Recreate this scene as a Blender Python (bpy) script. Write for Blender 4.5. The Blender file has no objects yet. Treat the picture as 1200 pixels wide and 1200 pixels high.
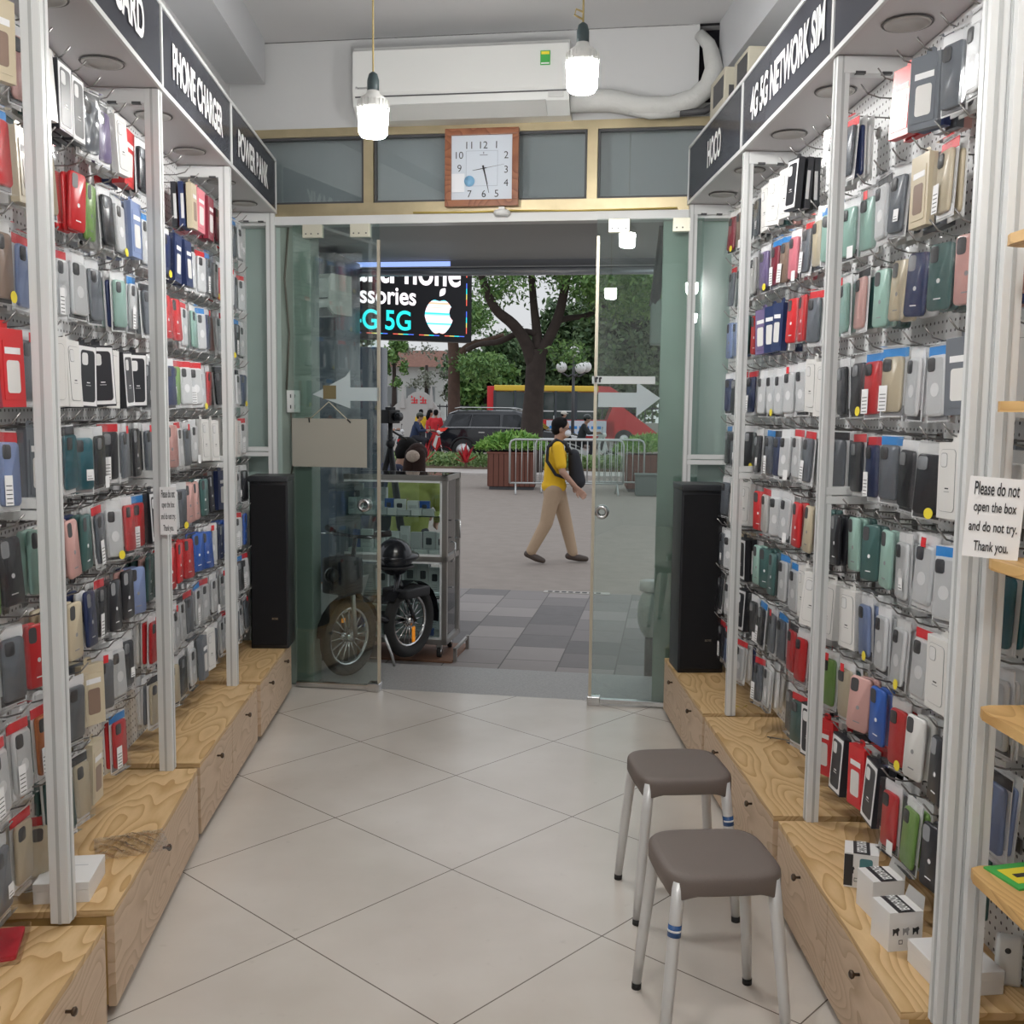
import bpy, bmesh, math, random
from mathutils import Vector, Matrix, Euler
R = random.Random(7)
C = bpy.context.scene.collection
sc = bpy.context.scene
PI = math.pi

# ------------------------------------------------------------------ materials
MATS = {}
def mat(name, col=(.8,.8,.8), rough=.5, metal=0, spec=.5, noise=0, nscale=20, emit=None, es=1, bump=0, bscale=60, coat=0):
    if name in MATS: return MATS[name]
    m = bpy.data.materials.new(name); m.use_nodes = True
    nt = m.node_tree; b = nt.nodes['Principled BSDF']
    b.inputs['Base Color'].default_value = (*col, 1)
    b.inputs['Roughness'].default_value = rough
    b.inputs['Metallic'].default_value = metal
    b.inputs['Specular IOR Level'].default_value = spec
    b.inputs['Coat Weight'].default_value = coat
    if emit:
        b.inputs['Emission Color'].default_value = (*emit, 1); b.inputs['Emission Strength'].default_value = es
    if noise or bump:
        tc = nt.nodes.new('ShaderNodeTexCoord')
        if noise:
            n = nt.nodes.new('ShaderNodeTexNoise'); n.inputs['Scale'].default_value = nscale; n.inputs['Detail'].default_value = 4
            nt.links.new(tc.outputs['Object'], n.inputs['Vector'])
            mx = nt.nodes.new('ShaderNodeMix'); mx.data_type = 'RGBA'
            mx.inputs[6].default_value = (*[c*(1-noise) for c in col], 1); mx.inputs[7].default_value = (*[min(1,c*(1+noise)) for c in col], 1)
            nt.links.new(n.outputs['Fac'], mx.inputs[0]); nt.links.new(mx.outputs[2], b.inputs['Base Color'])
        if bump:
            n2 = nt.nodes.new('ShaderNodeTexNoise'); n2.inputs['Scale'].default_value = bscale; n2.inputs['Detail'].default_value = 3
            nt.links.new(tc.outputs['Object'], n2.inputs['Vector'])
            bp = nt.nodes.new('ShaderNodeBump'); bp.inputs['Strength'].default_value = bump; bp.inputs['Distance'].default_value = .01
            nt.links.new(n2.outputs['Fac'], bp.inputs['Height']); nt.links.new(bp.outputs['Normal'], b.inputs['Normal'])
    MATS[name] = m; return m
def clear(name, tint=(1,1,1), refl=.12, rough=.03, bump=0, bscale=25, ior=1.45):
    if name in MATS: return MATS[name]
    m = bpy.data.materials.new(name); m.use_nodes = True
    nt = m.node_tree; nt.nodes.clear(); N = nt.nodes.new; L = nt.links.new
    out = N('ShaderNodeOutputMaterial'); tr = N('ShaderNodeBsdfTransparent'); gl = N('ShaderNodeBsdfGlossy'); mx = N('ShaderNodeMixShader'); fr = N('ShaderNodeFresnel')
    tr.inputs[0].default_value = (*tint, 1); gl.inputs[0].default_value = (1,1,1,1); gl.inputs['Roughness'].default_value = rough
    fr.inputs['IOR'].default_value = ior
    ad = N('ShaderNodeMath'); ad.operation = 'ADD'; ad.use_clamp = True; ad.inputs[1].default_value = refl
    L(fr.outputs[0], ad.inputs[0]); L(ad.outputs[0], mx.inputs[0]); L(tr.outputs[0], mx.inputs[1]); L(gl.outputs[0], mx.inputs[2]); L(mx.outputs[0], out.inputs[0])
    if bump:
        tc = N('ShaderNodeTexCoord'); n = N('ShaderNodeTexNoise'); n.inputs['Scale'].default_value = bscale; b = N('ShaderNodeBump')
        b.inputs['Strength'].default_value = bump; b.inputs['Distance'].default_value = .02
        L(tc.outputs['Object'], n.inputs['Vector']); L(n.outputs['Fac'], b.inputs['Height']); L(b.outputs['Normal'], gl.inputs['Normal']); L(b.outputs['Normal'], fr.inputs['Normal'])
    MATS[name] = m; return m
def nodes(name):
    m = bpy.data.materials.new(name); m.use_nodes = True; MATS[name] = m
    return m, m.node_tree, m.node_tree.nodes['Principled BSDF'], m.node_tree.nodes.new, m.node_tree.links.new
def mth(N, L, op, a, b=None, clamp=False):
    n = N('ShaderNodeMath'); n.operation = op; n.use_clamp = clamp
    for i, v in enumerate((a, b)):
        if v is None: continue
        if isinstance(v, (int, float)): n.inputs[i].default_value = v
        else: L(v, n.inputs[i])
    return n.outputs[0]
def ramp(N, L, src, stops):
    r = N('ShaderNodeValToRGB'); e = r.color_ramp.elements
    e[0].position, e[0].color = stops[0][0], (*stops[0][1], 1); e[1].position, e[1].color = stops[-1][0], (*stops[-1][1], 1)
    for p, c in stops[1:-1]: x = e.new(p); x.color = (*c, 1)
    L(src, r.inputs[0]); return r.outputs[0]
def mixc(N, L, fac, a, b):
    m = N('ShaderNodeMix'); m.data_type = 'RGBA'
    for i, v in ((0, fac), (6, a), (7, b)):
        if isinstance(v, (int, float)): m.inputs[i].default_value = v
        elif isinstance(v, tuple): m.inputs[i].default_value = (*v, 1)
        else: L(v, m.inputs[i])
    return m.outputs[2]
TILE, TA, TX, TY = .6571, .7831, -.0411, 4.3966
def mat_floor():
    m, nt, b, N, L = nodes('floor_tile')
    tc = N('ShaderNodeTexCoord'); mp = N('ShaderNodeMapping'); mp.vector_type = 'TEXTURE'
    mp.inputs['Location'].default_value = (TX, TY, 0); mp.inputs['Rotation'].default_value = (0,0,TA); mp.inputs['Scale'].default_value = (TILE,TILE,TILE)
    L(tc.outputs['Object'], mp.inputs['Vector']); s = N('ShaderNodeSeparateXYZ'); L(mp.outputs[0], s.inputs[0])
    d = []
    for k in (0,1):
        r = mth(N,L,'ADD', s.outputs[k], .5); r = mth(N,L,'FRACT', r); r = mth(N,L,'SUBTRACT', r, .5); d.append(mth(N,L,'ABSOLUTE', r))
    g = mth(N,L,'MINIMUM', d[0], d[1]); line = mth(N,L,'LESS_THAN', g, .0032)
    n1 = N('ShaderNodeTexNoise'); n1.inputs['Scale'].default_value = 1.7; n1.inputs['Detail'].default_value = 6; L(tc.outputs['Object'], n1.inputs['Vector'])
    c = ramp(N,L,n1.outputs['Fac'], [(.3,(.56,.51,.455)),(.7,(.68,.635,.585))])
    n2 = N('ShaderNodeTexNoise'); n2.inputs['Scale'].default_value = 22; n2.inputs['Detail'].default_value = 5; L(tc.outputs['Object'], n2.inputs['Vector'])
    spots = ramp(N,L,n2.outputs['Fac'], [(.66,(0,0,0)),(.78,(1,1,1))])
    c = mixc(N,L, mth(N,L,'MULTIPLY', spots, .25), c, (.4,.36,.32))
    c = mixc(N,L,line,c,(.17,.14,.12)); L(c, b.inputs['Base Color'])
    b.inputs['Roughness'].default_value = .22; b.inputs['Specular IOR Level'].default_value = .45
    return m
def mat_wood(name, light, dark, sc_=(1,1,1), rough=.5):
    m, nt, b, N, L = nodes(name)
    tc = N('ShaderNodeTexCoord'); mp = N('ShaderNodeMapping'); mp.inputs['Scale'].default_value = sc_
    L(tc.outputs['Object'], mp.inputs[0])
    n = N('ShaderNodeTexNoise'); n.inputs['Scale'].default_value = 1.3; n.inputs['Detail'].default_value = 2; n.inputs['Roughness'].default_value = .4; L(mp.outputs[0], n.inputs['Vector'])
    w = mth(N,L,'MULTIPLY', n.outputs['Fac'], 26.); w = mth(N,L,'FRACT', w); w = mth(N,L,'POWER', w, 2.2)
    n2 = N('ShaderNodeTexNoise'); n2.inputs['Scale'].default_value = 28; n2.inputs['Detail'].default_value = 4; L(mp.outputs[0], n2.inputs['Vector'])
    f = mth(N,L,'ADD', mth(N,L,'MULTIPLY', w, .75), mth(N,L,'MULTIPLY', n2.outputs['Fac'], .35))
    c = ramp(N,L,f,[(.1,light),(.95,dark)]); L(c, b.inputs['Base Color']); b.inputs['Roughness'].default_value = rough
    return m
def mat_peg():
    m, nt, b, N, L = nodes('pegboard_white')
    tc = N('ShaderNodeTexCoord'); s = N('ShaderNodeSeparateXYZ'); L(tc.outputs['Object'], s.inputs[0])
    q = []
    for k, off in ((1,0),(2,0)):
        r = mth(N,L,'MULTIPLY', s.outputs[k], 1/.027); r = mth(N,L,'FRACT', mth(N,L,'ADD', r, 100)); r = mth(N,L,'SUBTRACT', r, .5); q.append(mth(N,L,'MULTIPLY', r, r))
    h = mth(N,L,'LESS_THAN', mth(N,L,'ADD', q[0], q[1]), .024)
    c = mixc(N,L,h,(.74,.745,.75),(.05,.05,.055)); L(c, b.inputs['Base Color']); b.inputs['Roughness'].default_value = .4
    return m
def mat_paver():
    m, nt, b, N, L = nodes('sidewalk_paver')
    tc = N('ShaderNodeTexCoord'); br = N('ShaderNodeTexBrick'); mp = N('ShaderNodeMapping'); mp.inputs['Rotation'].default_value=(0,0,PI/2); L(tc.outputs['Object'], mp.inputs[0]); L(mp.outputs[0], br.inputs['Vector'])
    br.offset = .37; br.inputs['Scale'].default_value = 1; br.inputs['Brick Width'].default_value = .40; br.inputs['Row Height'].default_value = .385
    br.inputs['Mortar Size'].default_value = .005; br.inputs['Color1'].default_value = (.13,.12,.118,1); br.inputs['Color2'].default_value = (.36,.32,.30,1); br.inputs['Mortar'].default_value = (.08,.07,.065,1)
    br.inputs['Bias'].default_value = -.1
    n = N('ShaderNodeTexNoise'); n.inputs['Scale'].default_value = 9; n.inputs['Detail'].default_value = 6; L(tc.outputs['Object'], n.inputs['Vector'])
    c = mixc(N,L, mth(N,L,'MULTIPLY', n.outputs['Fac'], .40), br.outputs['Color'], (.24,.22,.215)); L(c, b.inputs['Base Color']); b.inputs['Roughness'].default_value = .75
    return m
def mat_leaf(name, a, c2):
    m, nt, b, N, L = nodes(name)
    g = N('ShaderNodeNewGeometry'); c = ramp(N,L,g.outputs['Random Per Island'], [(0,a),(1,c2)]); L(c, b.inputs['Base Color'])
    b.inputs['Roughness'].default_value = .6; b.inputs['Subsurface Weight'].default_value = 0
    return m
def mat_led():
    m, nt, b, N, L = nodes('led_rainbow')
    tc = N('ShaderNodeTexCoord'); s = N('ShaderNodeSeparateXYZ'); L(tc.outputs['Object'], s.inputs[0])
    n = N('ShaderNodeTexNoise'); n.noise_dimensions = '1D'; n.inputs['Scale'].default_value = 26; L(s.outputs[2], n.inputs['W'])
    c = ramp(N,L,n.outputs['Fac'], [(.36,(.02,.75,.95)),(.46,(.7,.9,1)),(.54,(1,.8,.95)),(.64,(1,.45,.3))])
    b.inputs['Base Color'].default_value = (0,0,0,1); L(c, b.inputs['Emission Color']); b.inputs['Emission Strength'].default_value = 1.35
    return m
WHITE = mat('white_paint', (.60,.605,.61), .7, bump=.15, bscale=12)
CEIL = mat('ceiling_paint', (.62,.62,.63), .8)
FRAME = mat('white_metal', (.70,.71,.71), .35)
FLOOR = mat_floor()
WTOP = mat_wood('ash_top', (.70,.49,.26), (.46,.27,.10), (3.2,.8,3.2))
WDOOR = mat_wood('ash_front', (.66,.50,.36), (.50,.35,.22), (3,1.2,3))
WEDGE = mat('ash_edge', (.42,.26,.09), .5, noise=.15, nscale=30)
PEG = mat_peg()
PAVER = mat_paver()
SLATE = mat('slate_gloss', (.125,.13,.16), .14, spec=.6)
LETTER = mat('letter_white', (.86,.87,.86), .5)
SOFFIT = mat('canopy_board', (.60,.57,.58), .35)
CHROME = mat('chrome', (.62,.62,.62), .2, metal=1)
STEEL = mat('brushed_steel', (.55,.55,.54), .35, metal=1, noise=.15, nscale=40)
WIRE = mat('hook_wire', (.28,.27,.265), .3, metal=.8)
BRASS = mat('brass_anodised', (.50,.42,.27), .38, metal=.75, noise=.25, nscale=8)
BLACK = mat('black_matte', (.012,.012,.014), .55)
BLACKG = mat('black_gloss', (.015,.016,.02), .15)
DARK = mat('dark_grey', (.07,.07,.075), .5)
RUBBER = mat('rubber', (.02,.02,.02), .8)
JAMB = mat('green_grey_metal', (.28,.34,.30), .35, noise=.18, nscale=5)
GPANEL = mat('green_glass_panel', (.36,.46,.43), .12, spec=.6, noise=.12, nscale=3)
GLASS = clear('door_glass', (.88,.945,.925), .05, .0)
GLASSC = clear('case_glass', (.90,.95,.94), .04, .0)
GLASST = clear('transom_glass', (.78,.82,.83), .05, .0)
COVER = clear('clear_plastic', (.985,.99,.995), .05, .12, .22, 14, ior=1.12)
BAG = clear('clear_bag', (.985,.985,.985), .06, .15, .3, 18, ior=1.15)
PLAST = mat('white_plastic', (.78,.79,.78), .35)
BULB = mat('bulb_glow', (1,1,1), .5, emit=(1,.985,.95), es=185)
PAPER = mat('paper_white', (.84,.84,.85), .8)
INK = mat('ink', (.03,.03,.035), .6)
RED = mat('red_ink', (.7,.03,.04), .5)
BLUE = mat('blue_ink', (.03,.25,.65), .5)
YEL = mat('yellow_ink', (.85,.7,.05), .5)
GREEN = mat('green_ink', (.06,.4,.08), .5)

# ------------------------------------------------------------------ mesh builder
class MB:
    def __init__(s): s.v=[]; s.f=[]; s.m=[]; s.sm=[]; s.mats=[]
    def mi(s, m):
        if m not in s.mats: s.mats.append(m)
        return s.mats.index(m)
    def raw(s, vs, fs, m, smooth=False, M=None):
        o = len(s.v); k = s.mi(m)
        for p in vs: s.v.append(tuple(M @ Vector(p)) if M else tuple(p))
        for f in fs: s.f.append([o+i for i in f]); s.m.append(k); s.sm.append(smooth)
        return s
    def box(s, lo, hi, m, M=None, bev=0):
        if bev:
            bm = bmesh.new(); bmesh.ops.create_cube(bm, size=1)
            for v in bm.verts: v.co = Vector([(lo[i]+hi[i])/2 + v.co[i]*(hi[i]-lo[i]) for i in range(3)])
            bmesh.ops.bevel(bm, geom=bm.edges[:], offset=bev, segments=2, profile=.7, affect='EDGES')
            return s.bm(bm, m, True if bev > .004 else False, M)
        x0,y0,z0 = lo; x1,y1,z1 = hi
        return s.raw([(x0,y0,z0),(x1,y0,z0),(x1,y1,z0),(x0,y1,z0),(x0,y0,z1),(x1,y0,z1),(x1,y1,z1),(x0,y1,z1)],
            [(0,3,2,1),(4,5,6,7),(0,1,5,4),(1,2,6,5),(2,3,7,6),(3,0,4,7)], m, False, M)
    def bm(s, bm, m, smooth=False, M=None):
        bm.verts.index_update()
        s.raw([v.co.copy() for v in bm.verts], [[v.index for v in f.verts] for f in bm.faces], m, smooth, M); bm.free(); return s
    def prism(s, pts, h0, h1, m, axis='z', M=None, smooth=False):
        n = len(pts)
        def P(a, b, h): return (a,b,h) if axis=='z' else ((a,h,b) if axis=='y' else (h,a,b))
        vs = [P(a,b,h0) for a,b in pts] + [P(a,b,h1) for a,b in pts]
        fs = [list(range(n))[::-1], list(range(n,2*n))] + [(i,(i+1)%n,n+(i+1)%n,n+i) for i in range(n)]
        if axis == 'y': fs = [f[::-1] for f in map(list, fs)]
        return s.raw(vs, fs, m, smooth, M)
    def tube(s, path, r, m, seg=8, closed=False, M=None, caps=True):
        path = [Vector(p) for p in path]; n = len(path); rs = r if isinstance(r, (list, tuple)) else [r]*n
        vs=[]; fs=[]; up=None
        for i,p in enumerate(path):
            a = path[i-1] if (i>0 or closed) else p; b = path[(i+1)%n] if (i<n-1 or closed) else p
            t = (b-a).normalized()
            if up is None: up = t.orthogonal().normalized()
            else:
                up = (up - t*up.dot(t))
                up = up.normalized() if up.length > 1e-6 else t.orthogonal().normalized()
            w = t.cross(up)
            for k in range(seg):
                an = 2*PI*k/seg; vs.append(p + (up*math.cos(an)+w*math.sin(an))*rs[i])
        for i in range(n if closed else n-1):
            for k in range(seg):
                j=(i+1)%n; fs.append((i*seg+k, i*seg+(k+1)%seg, j*seg+(k+1)%seg, j*seg+k))
        if caps and not closed: fs.append(list(range(seg))[::-1]); fs.append([(n-1)*seg+k for k in range(seg)])
        return s.raw(vs, fs, m, True, M)
    def cyl(s, p0, p1, r, m, seg=16, r2=None, M=None): return s.tube([p0,p1], [r, r if r2 is None else r2], m, seg, M=M)
    def lathe(s, prof, m, seg=24, M=None, smooth=True):
        vs=[]; fs=[]; n=len(prof)
        for r,z in prof:
            for k in range(seg): a=2*PI*k/seg; vs.append((r*math.cos(a), r*math.sin(a), z))
        for i in range(n-1):
            for k in range(seg): fs.append((i*seg+k, i*seg+(k+1)%seg, (i+1)*seg+(k+1)%seg, (i+1)*seg+k))
        fs.append(list(range(seg))[::-1]); fs.append([(n-1)*seg+k for k in range(seg)])
        return s.raw(vs, fs, m, smooth, M)
    def sph(s, c, r, m, seg=16, sc_=(1,1,1), M=None):
        bm = bmesh.new(); bmesh.ops.create_uvsphere(bm, u_segments=seg, v_segments=max(6,seg//2), radius=r)
        for v in bm.verts: v.co = Vector([v.co[i]*sc_[i]+c[i] for i in range(3)])
        return s.bm(bm, m, True, M)
    def mesh(s, name):
        me = bpy.data.meshes.new(name); me.from_pydata([tuple(v) for v in s.v], [], s.f)
        for m in s.mats: me.materials.append(m)
        me.polygons.foreach_set('material_index', s.m); me.polygons.foreach_set('use_smooth', s.sm); me.update(); return me
    def build(s, name, parent=None, **k): return link(name, s.mesh(name), parent, **k)
def tag(o, label=None, cat=None, group=None, kind=None):
    if label: o['label'] = label
    if cat: o['category'] = cat
    if group: o['group'] = group
    if kind: o['kind'] = kind
    return o
def link(name, me, parent=None, loc=None, rot=None, label=None, cat=None, group=None, kind=None):
    o = bpy.data.objects.new(name, me); C.objects.link(o)
    if parent: o.parent = parent
    if loc: o.location = loc
    if rot is not None: o.rotation_euler = rot if hasattr(rot, '__len__') else (0,0,rot)
    return tag(o, label, cat, group, kind)
def thing(name, label, cat, loc=(0,0,0), rot=0, group=None): return link(name, None, None, loc, rot, label, cat, group)
def struct(name, mb): return tag(mb.build(name), kind='structure')
def rrect(w, h, r, n=5, cx=0, cz=0):
    pts=[]
    for (sx,sz,a0) in ((1,1,0),(-1,1,PI/2),(-1,-1,PI),(1,-1,1.5*PI)):
        for k in range(n+1):
            a=a0+PI/2*k/n; pts.append((cx+sx*(w/2-r)+r*math.cos(a), cz+sz*(h/2-r)+r*math.sin(a)))
    return pts
def pillow(mb, w, h, t, r, m, cx=0, cz=0, y=0, ch=None):
    """rounded slab facing -Y with softened front edge"""
    ch = ch or t*.35; A = rrect(w,h,r,4,cx,cz); B = rrect(w-2*ch,h-2*ch,max(r-ch,.001),4,cx,cz); n=len(A)
    vs=[(a,y,b) for a,b in A]+[(a,y-t+ch,b) for a,b in A]+[(a,y-t,b) for a,b in B]
    fs=[list(range(n))]+[list(range(2*n,3*n))[::-1]]
    for q in (0,n):
        for i in range(n): j=(i+1)%n; fs.append((q+i,q+n+i,q+n+j,q+j))
    mb.raw(vs, fs, m, True); return mb
def text_mesh(txt, m, height=None, width=None, bold=.02, ext=.001, align='CENTER'):
    cu = bpy.data.curves.new('t','FONT'); cu.body = txt; cu.size = 1; cu.offset = bold; cu.extrude = 0; cu.align_x = align; cu.align_y='CENTER'; cu.space_line=1.15
    o = bpy.data.objects.new('t', cu); C.objects.link(o); dg = bpy.context.evaluated_depsgraph_get()
    me = bpy.data.meshes.new_from_object(o.evaluated_get(dg)); bpy.data.objects.remove(o); bpy.data.curves.remove(cu)
    xs=[v.co.x for v in me.vertices]; ys=[v.co.y for v in me.vertices]
    W=max(xs)-min(xs); Hh=max(ys)-min(ys); cx=(max(xs)+min(xs))/2; cy=(max(ys)+min(ys))/2
    sy = height/Hh if height else width/W; sx = width/W if width else sy
    bm = bmesh.new(); bm.from_mesh(me)
    for v in bm.verts: v.co = Vector(((v.co.x-cx)*sx, -ext, (v.co.y-cy)*sy))       # stands in XZ facing -Y
    bm.to_mesh(me); bm.free(); me.materials.clear(); me.materials.append(m); return me
def addtext(parent, txt, m, loc, height=None, width=None, rot=0, bold=.02, name='lettering', label=None):
    o = link(name, text_mesh(txt, m, height, width, bold), parent, loc, rot)
    if label: o['label']=label
    return o

# ------------------------------------------------------------------ camera
f, pitch, yaw, roll, H = 1213., .0997, .0435, .0115, 1.6
cy_, sy_, cp_, sp_ = math.cos(yaw), math.sin(yaw), math.cos(pitch), math.sin(pitch)
FW = Vector((sy_*cp_, cy_*cp_, -sp_)); RT = Vector((cy_, -sy_, 0)); UP = RT.cross(FW)
X = RT*math.cos(roll) + UP*math.sin(roll); Y = UP*math.cos(roll) - RT*math.sin(roll)
cam = bpy.data.cameras.new('camera'); cam.lens = 36*f/1200; cam.sensor_width = 36; cam.clip_end = 300; cam.clip_start=.02
co = bpy.data.objects.new('camera', cam); C.objects.link(co)
M3 = Matrix((X, Y, -FW)).transposed(); co.matrix_world = Matrix.Translation((0,0,H)) @ M3.to_4x4(); sc.camera = co
def px(P):
    d = Vector(P)-Vector((0,0,H)); c = d.dot(FW)
    return (600+f*d.dot(X)/c, 600-f*d.dot(Y)/c) if c > .05 else (-9999,-9999)
def at(x, y, D):
    a, b = (x-600)/f, (y-600)/f; d = X*a - Y*b + FW; t = D/d.y; return Vector((0,0,H)) + d*t
# street frame: the shop front stands slightly askew to the aisle
AL = math.atan(.2); U = Vector((math.cos(AL), -math.sin(AL), 0)); NN = Vector((math.sin(AL), math.cos(AL), 0)); O0 = Vector((0,5.68,0))
def W(a, b=0, z=0): return O0 + U*a + NN*b + Vector((0,0,z))
MW = None
def onfront(o): o.location = O0; o.rotation_euler = (0,0,-AL); return o

# ------------------------------------------------------------------ room shell
fl = MB(); p1=W(-1.5,.02); p2=W(1.6,.02); fl.raw([(-1.6,-3.2,0),(1.6,-3.2,0),(p2.x,p2.y,0),(p1.x,p1.y,0)],[(0,1,2,3)],FLOOR); struct('floor', fl)
b = MB(); b.box((-1.42,-3.2,0),(-1.32,6.2,3.7), WHITE); struct('wall_left', b)
b = MB(); b.box((1.40,-3.2,0),(1.50,5.9,3.7), WHITE); struct('wall_right', b)
b = MB(); b.box((-1.5,-3.3,0),(1.6,-3.2,3.7), WHITE); struct('wall_back', b)
b = MB(); b.raw([(-1.5,-3.2,3.56),(1.6,-3.2,3.56),(1.6,5.6,3.56),(-1.5,6.1,3.56)],[(3,2,1,0)],CEIL); struct('ceiling', b)
BEAM = mat('beam_paint', (.55,.56,.58), .75)
b = MB(); b.box((-1.36,-3.2,3.33),(-1.11,5.86,3.56), BEAM); struct('trim_1', b)
b = MB(); b.box((1.26,-3.2,3.28),(1.42,5.41,3.56), BEAM); struct('trim_2', b)
# wall above the transom, with dark pipe opening
b = MB()
b.box((-1.5,0,3.10),(1.19,.12,3.565), WHITE, MW); b.box((1.19,0,3.10),(1.6,.12,3.17), WHITE, MW); b.box((1.31,0,3.10),(1.6,.12,3.565), WHITE, MW)
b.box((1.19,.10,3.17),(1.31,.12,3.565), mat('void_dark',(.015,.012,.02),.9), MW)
b.box((-1.5,.02,3.555),(1.3,.0,3.562), BLACK, MW)
onfront(struct('wall_front', b))
# side wall panels of the front and jambs
b = MB(); b.box((-1.5,.06,0),(-1.08,.10,2.62), GPANEL); b.box((-1.33,.045,0),(-1.29,.06,2.6), FRAME); onfront(struct('wall_front_left', b))
b = MB(); b.box((1.18,.06,0),(1.55,.10,2.62), GPANEL); onfront(struct('wall_front_right', b))
PJ = mat('pale_jamb',(.42,.51,.48),.25)
b = MB(); b.box((-1.08,.03,0),(-.90,.17,2.6), JAMB, bev=.006); b.box((-1.12,.028,0),(-1.075,.10,2.6), PJ); onfront(struct('trim_3', b))
b = MB(); b.box((1.03,.03,0),(1.18,.17,2.6), JAMB, bev=.006); b.box((1.175,.028,0),(1.23,.10,2.6), PJ); onfront(struct('trim_5', b))
# header beam
b = MB(); b.box((-1.5,-.03,2.585),(1.40,.06,2.632), FRAME, MW, bev=.003); b.box((-1.5,-.01,2.632),(1.45,.06,2.70), BRASS, MW); onfront(struct('trim_4', b))
# transom window
b = MB()
b.box((-1.5,-.01,3.055),(1.45,.05,3.10), BRASS, MW)
for a in (-.555,.655): b.box((a-.027,-.012,2.70),(a+.027,.05,3.055), BRASS, MW); 
tr = onfront(struct('window_1', b))
b = MB()
for a0,a1 in ((-1.45,-.58),(-.53,.63),(.68,1.45)): b.box((a0,.02,2.70),(a1,.026,3.055), GLASST, MW)
tag(b.build('window_pane', tr))
b = MB()
for a0,a1 in ((-1.45,-.585),(-.525,.625),(.685,1.45)):
    for q in ((a0,2.70,a1,2.712),(a0,3.043,a1,3.055),(a0,2.70,a0+.01,3.055),(a1-.01,2.70,a1,3.055)): b.box((q[0],.0,q[1]),(q[2],.03,q[3]), DARK, MW)
b.build('window_frame', tr)
# granite threshold outside
GRAN = mat('granite', (.33,.32,.31), .45, noise=.35, nscale=90)
b = MB(); b.box((-1.6,.0,-.15),(1.7,.62,-.003), GRAN, MW); onfront(tag(b.build('door_threshold'),kind='structure'))

# ------------------------------------------------------------------ glass doors
def door(a0, a1, b_, label, ring_a, lead):
    t = thing('glass_door', label, 'door', W(a0,b_), -AL)
    w = a1-a0; g = MB(); g.box((0,0,.03),(w,.01,2.585), GLASS); g.build('pane', t)
    g = MB(); g.box((0,-.012,.008),(w,.022,.035), CHROME, bev=.004); g.build('bottom_rail', t)
    g = MB(); x = w if lead>0 else 0
    g.box((x-.012*(lead>0)-.0,-.004,.03),(x+.012*(lead<0)+.004,.014,2.5), mat('edge_seal',(.55,.50,.40),.3,metal=.4)); g.build('edge_strip', t)
    for k,(hx) in enumerate((.06, w-.16)):
        g = MB(); g.box((hx,-.012,2.515),(hx+.11,.022,2.585), mat('clamp_cream',(.72,.70,.58),.3,metal=.3), bev=.003); 
        for sx in (.02,.05,.09): g.cyl((hx+sx,-.014,2.535),(hx+sx,-.011,2.535),.004,DARK,8)
        g.build('top_clamp', t)
    g = MB(); rx = ring_a-a0
    path=[(rx+.027*math.cos(q*PI/12), -.014, 1.055+.027*math.sin(q*PI/12)) for q in range(24)]
    g.tube(path,.011,CHROME,8,closed=True); path=[(p[0],.024,p[2]) for p in path]; g.tube(path,.011,CHROME,8,closed=True); g.build('ring_pull', t)
    g = MB(); cx = w-.03 if lead>0 else .03
    g.box((cx-.035,-.03,0),(cx+.035,.04,.05), CHROME, bev=.006); g.build('floor_clamp', t)
    return t
dl = door(-.98,-.49,-.03,'left glass sliding door behind the hanging blank board', -.575, 1)
dr = door(.69,1.24,-.055,'right glass sliding door with the right-pointing arrow decal', .745, -1)
g = MB(); FROST = mat('frosted_vinyl', (.44,.51,.53), .6)
g.prism([(-.87,1.665),(-.68,1.765),(-.655,1.80),(-.655,1.705),(-.492,1.705),(-.492,1.632),(-.655,1.632),(-.655,1.59)], -.034, -.033, FROST, 'y', MW)
g.box((-.81,-.036,1.64),(-.735,-.035,1.715), mat('brown_square',(.16,.13,.06),.7), MW)
tag(onfront(g.build('arrow_decal')), 'pale left-pointing arrow decal with a brown square on left door', 'sign')
g = MB(); g.prism([(.713,1.69),(.915,1.69),(.915,1.745),(1.039,1.662),(.915,1.565),(.915,1.613),(.713,1.613)], -.0585, -.0575, FROST, 'y', MW)
tag(onfront(g.build('arrow_decal')), 'frosted right-pointing arrow decal on right glass door', 'sign')
g = MB(); g.box((.679,-.059,1.735),(1.01,-.058,1.775), mat('strip_white',(.6,.64,.64),.6), MW)
for k in (0,1): g.box((.695+k*.02,-.0605,1.742),(.705+k*.02,-.0595,1.768), INK, MW); g.sph((.705+k*.02,-.06,1.765),.006,INK,8,(1,.2,1),MW)
tag(onfront(g.build('door_label_strip')), 'narrow white strip decal above the right arrow on glass', 'sign')
t = thing('blank_board', 'blank grey-beige board hung on strings on the left door', 'sign', W(-.77,-.05,1.40), -AL)
g = MB(); g.box((-.215,-.004,-.135),(.215,.0,.132), mat('board_grey',(.34,.325,.28),.75)); g.build('board', t)
g = MB(); g.tube([(-.115,-.003,.125),(-.0,-.006,.225),(.115,-.003,.12)],.0025,mat('string',(.6,.55,.4),.8),6)
g.tube([(-.115,-.008,.135),(-.112,-.008,.11)],.004,BLACK,6); g.tube([(.105,-.008,.13),(.125,-.008,.112)],.004,BLACK,6); g.build('string', t)
t = thing('wall_socket', 'pale wall socket plate on the left door jamb', 'socket', W(-1.0,.0,1.625), -AL)
g = MB(); g.box((-.036,.0,-.062),(.036,.03,.062), PLAST, bev=.006); g.build('plate', t)
g = MB(); 
for dz in (-.03,.03):
    for dx in (-.012,.012): g.box((dx-.003,-.002,dz-.01),(dx+.003,.001,dz+.01), DARK)
g.build('outlet_slots', t)
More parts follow.
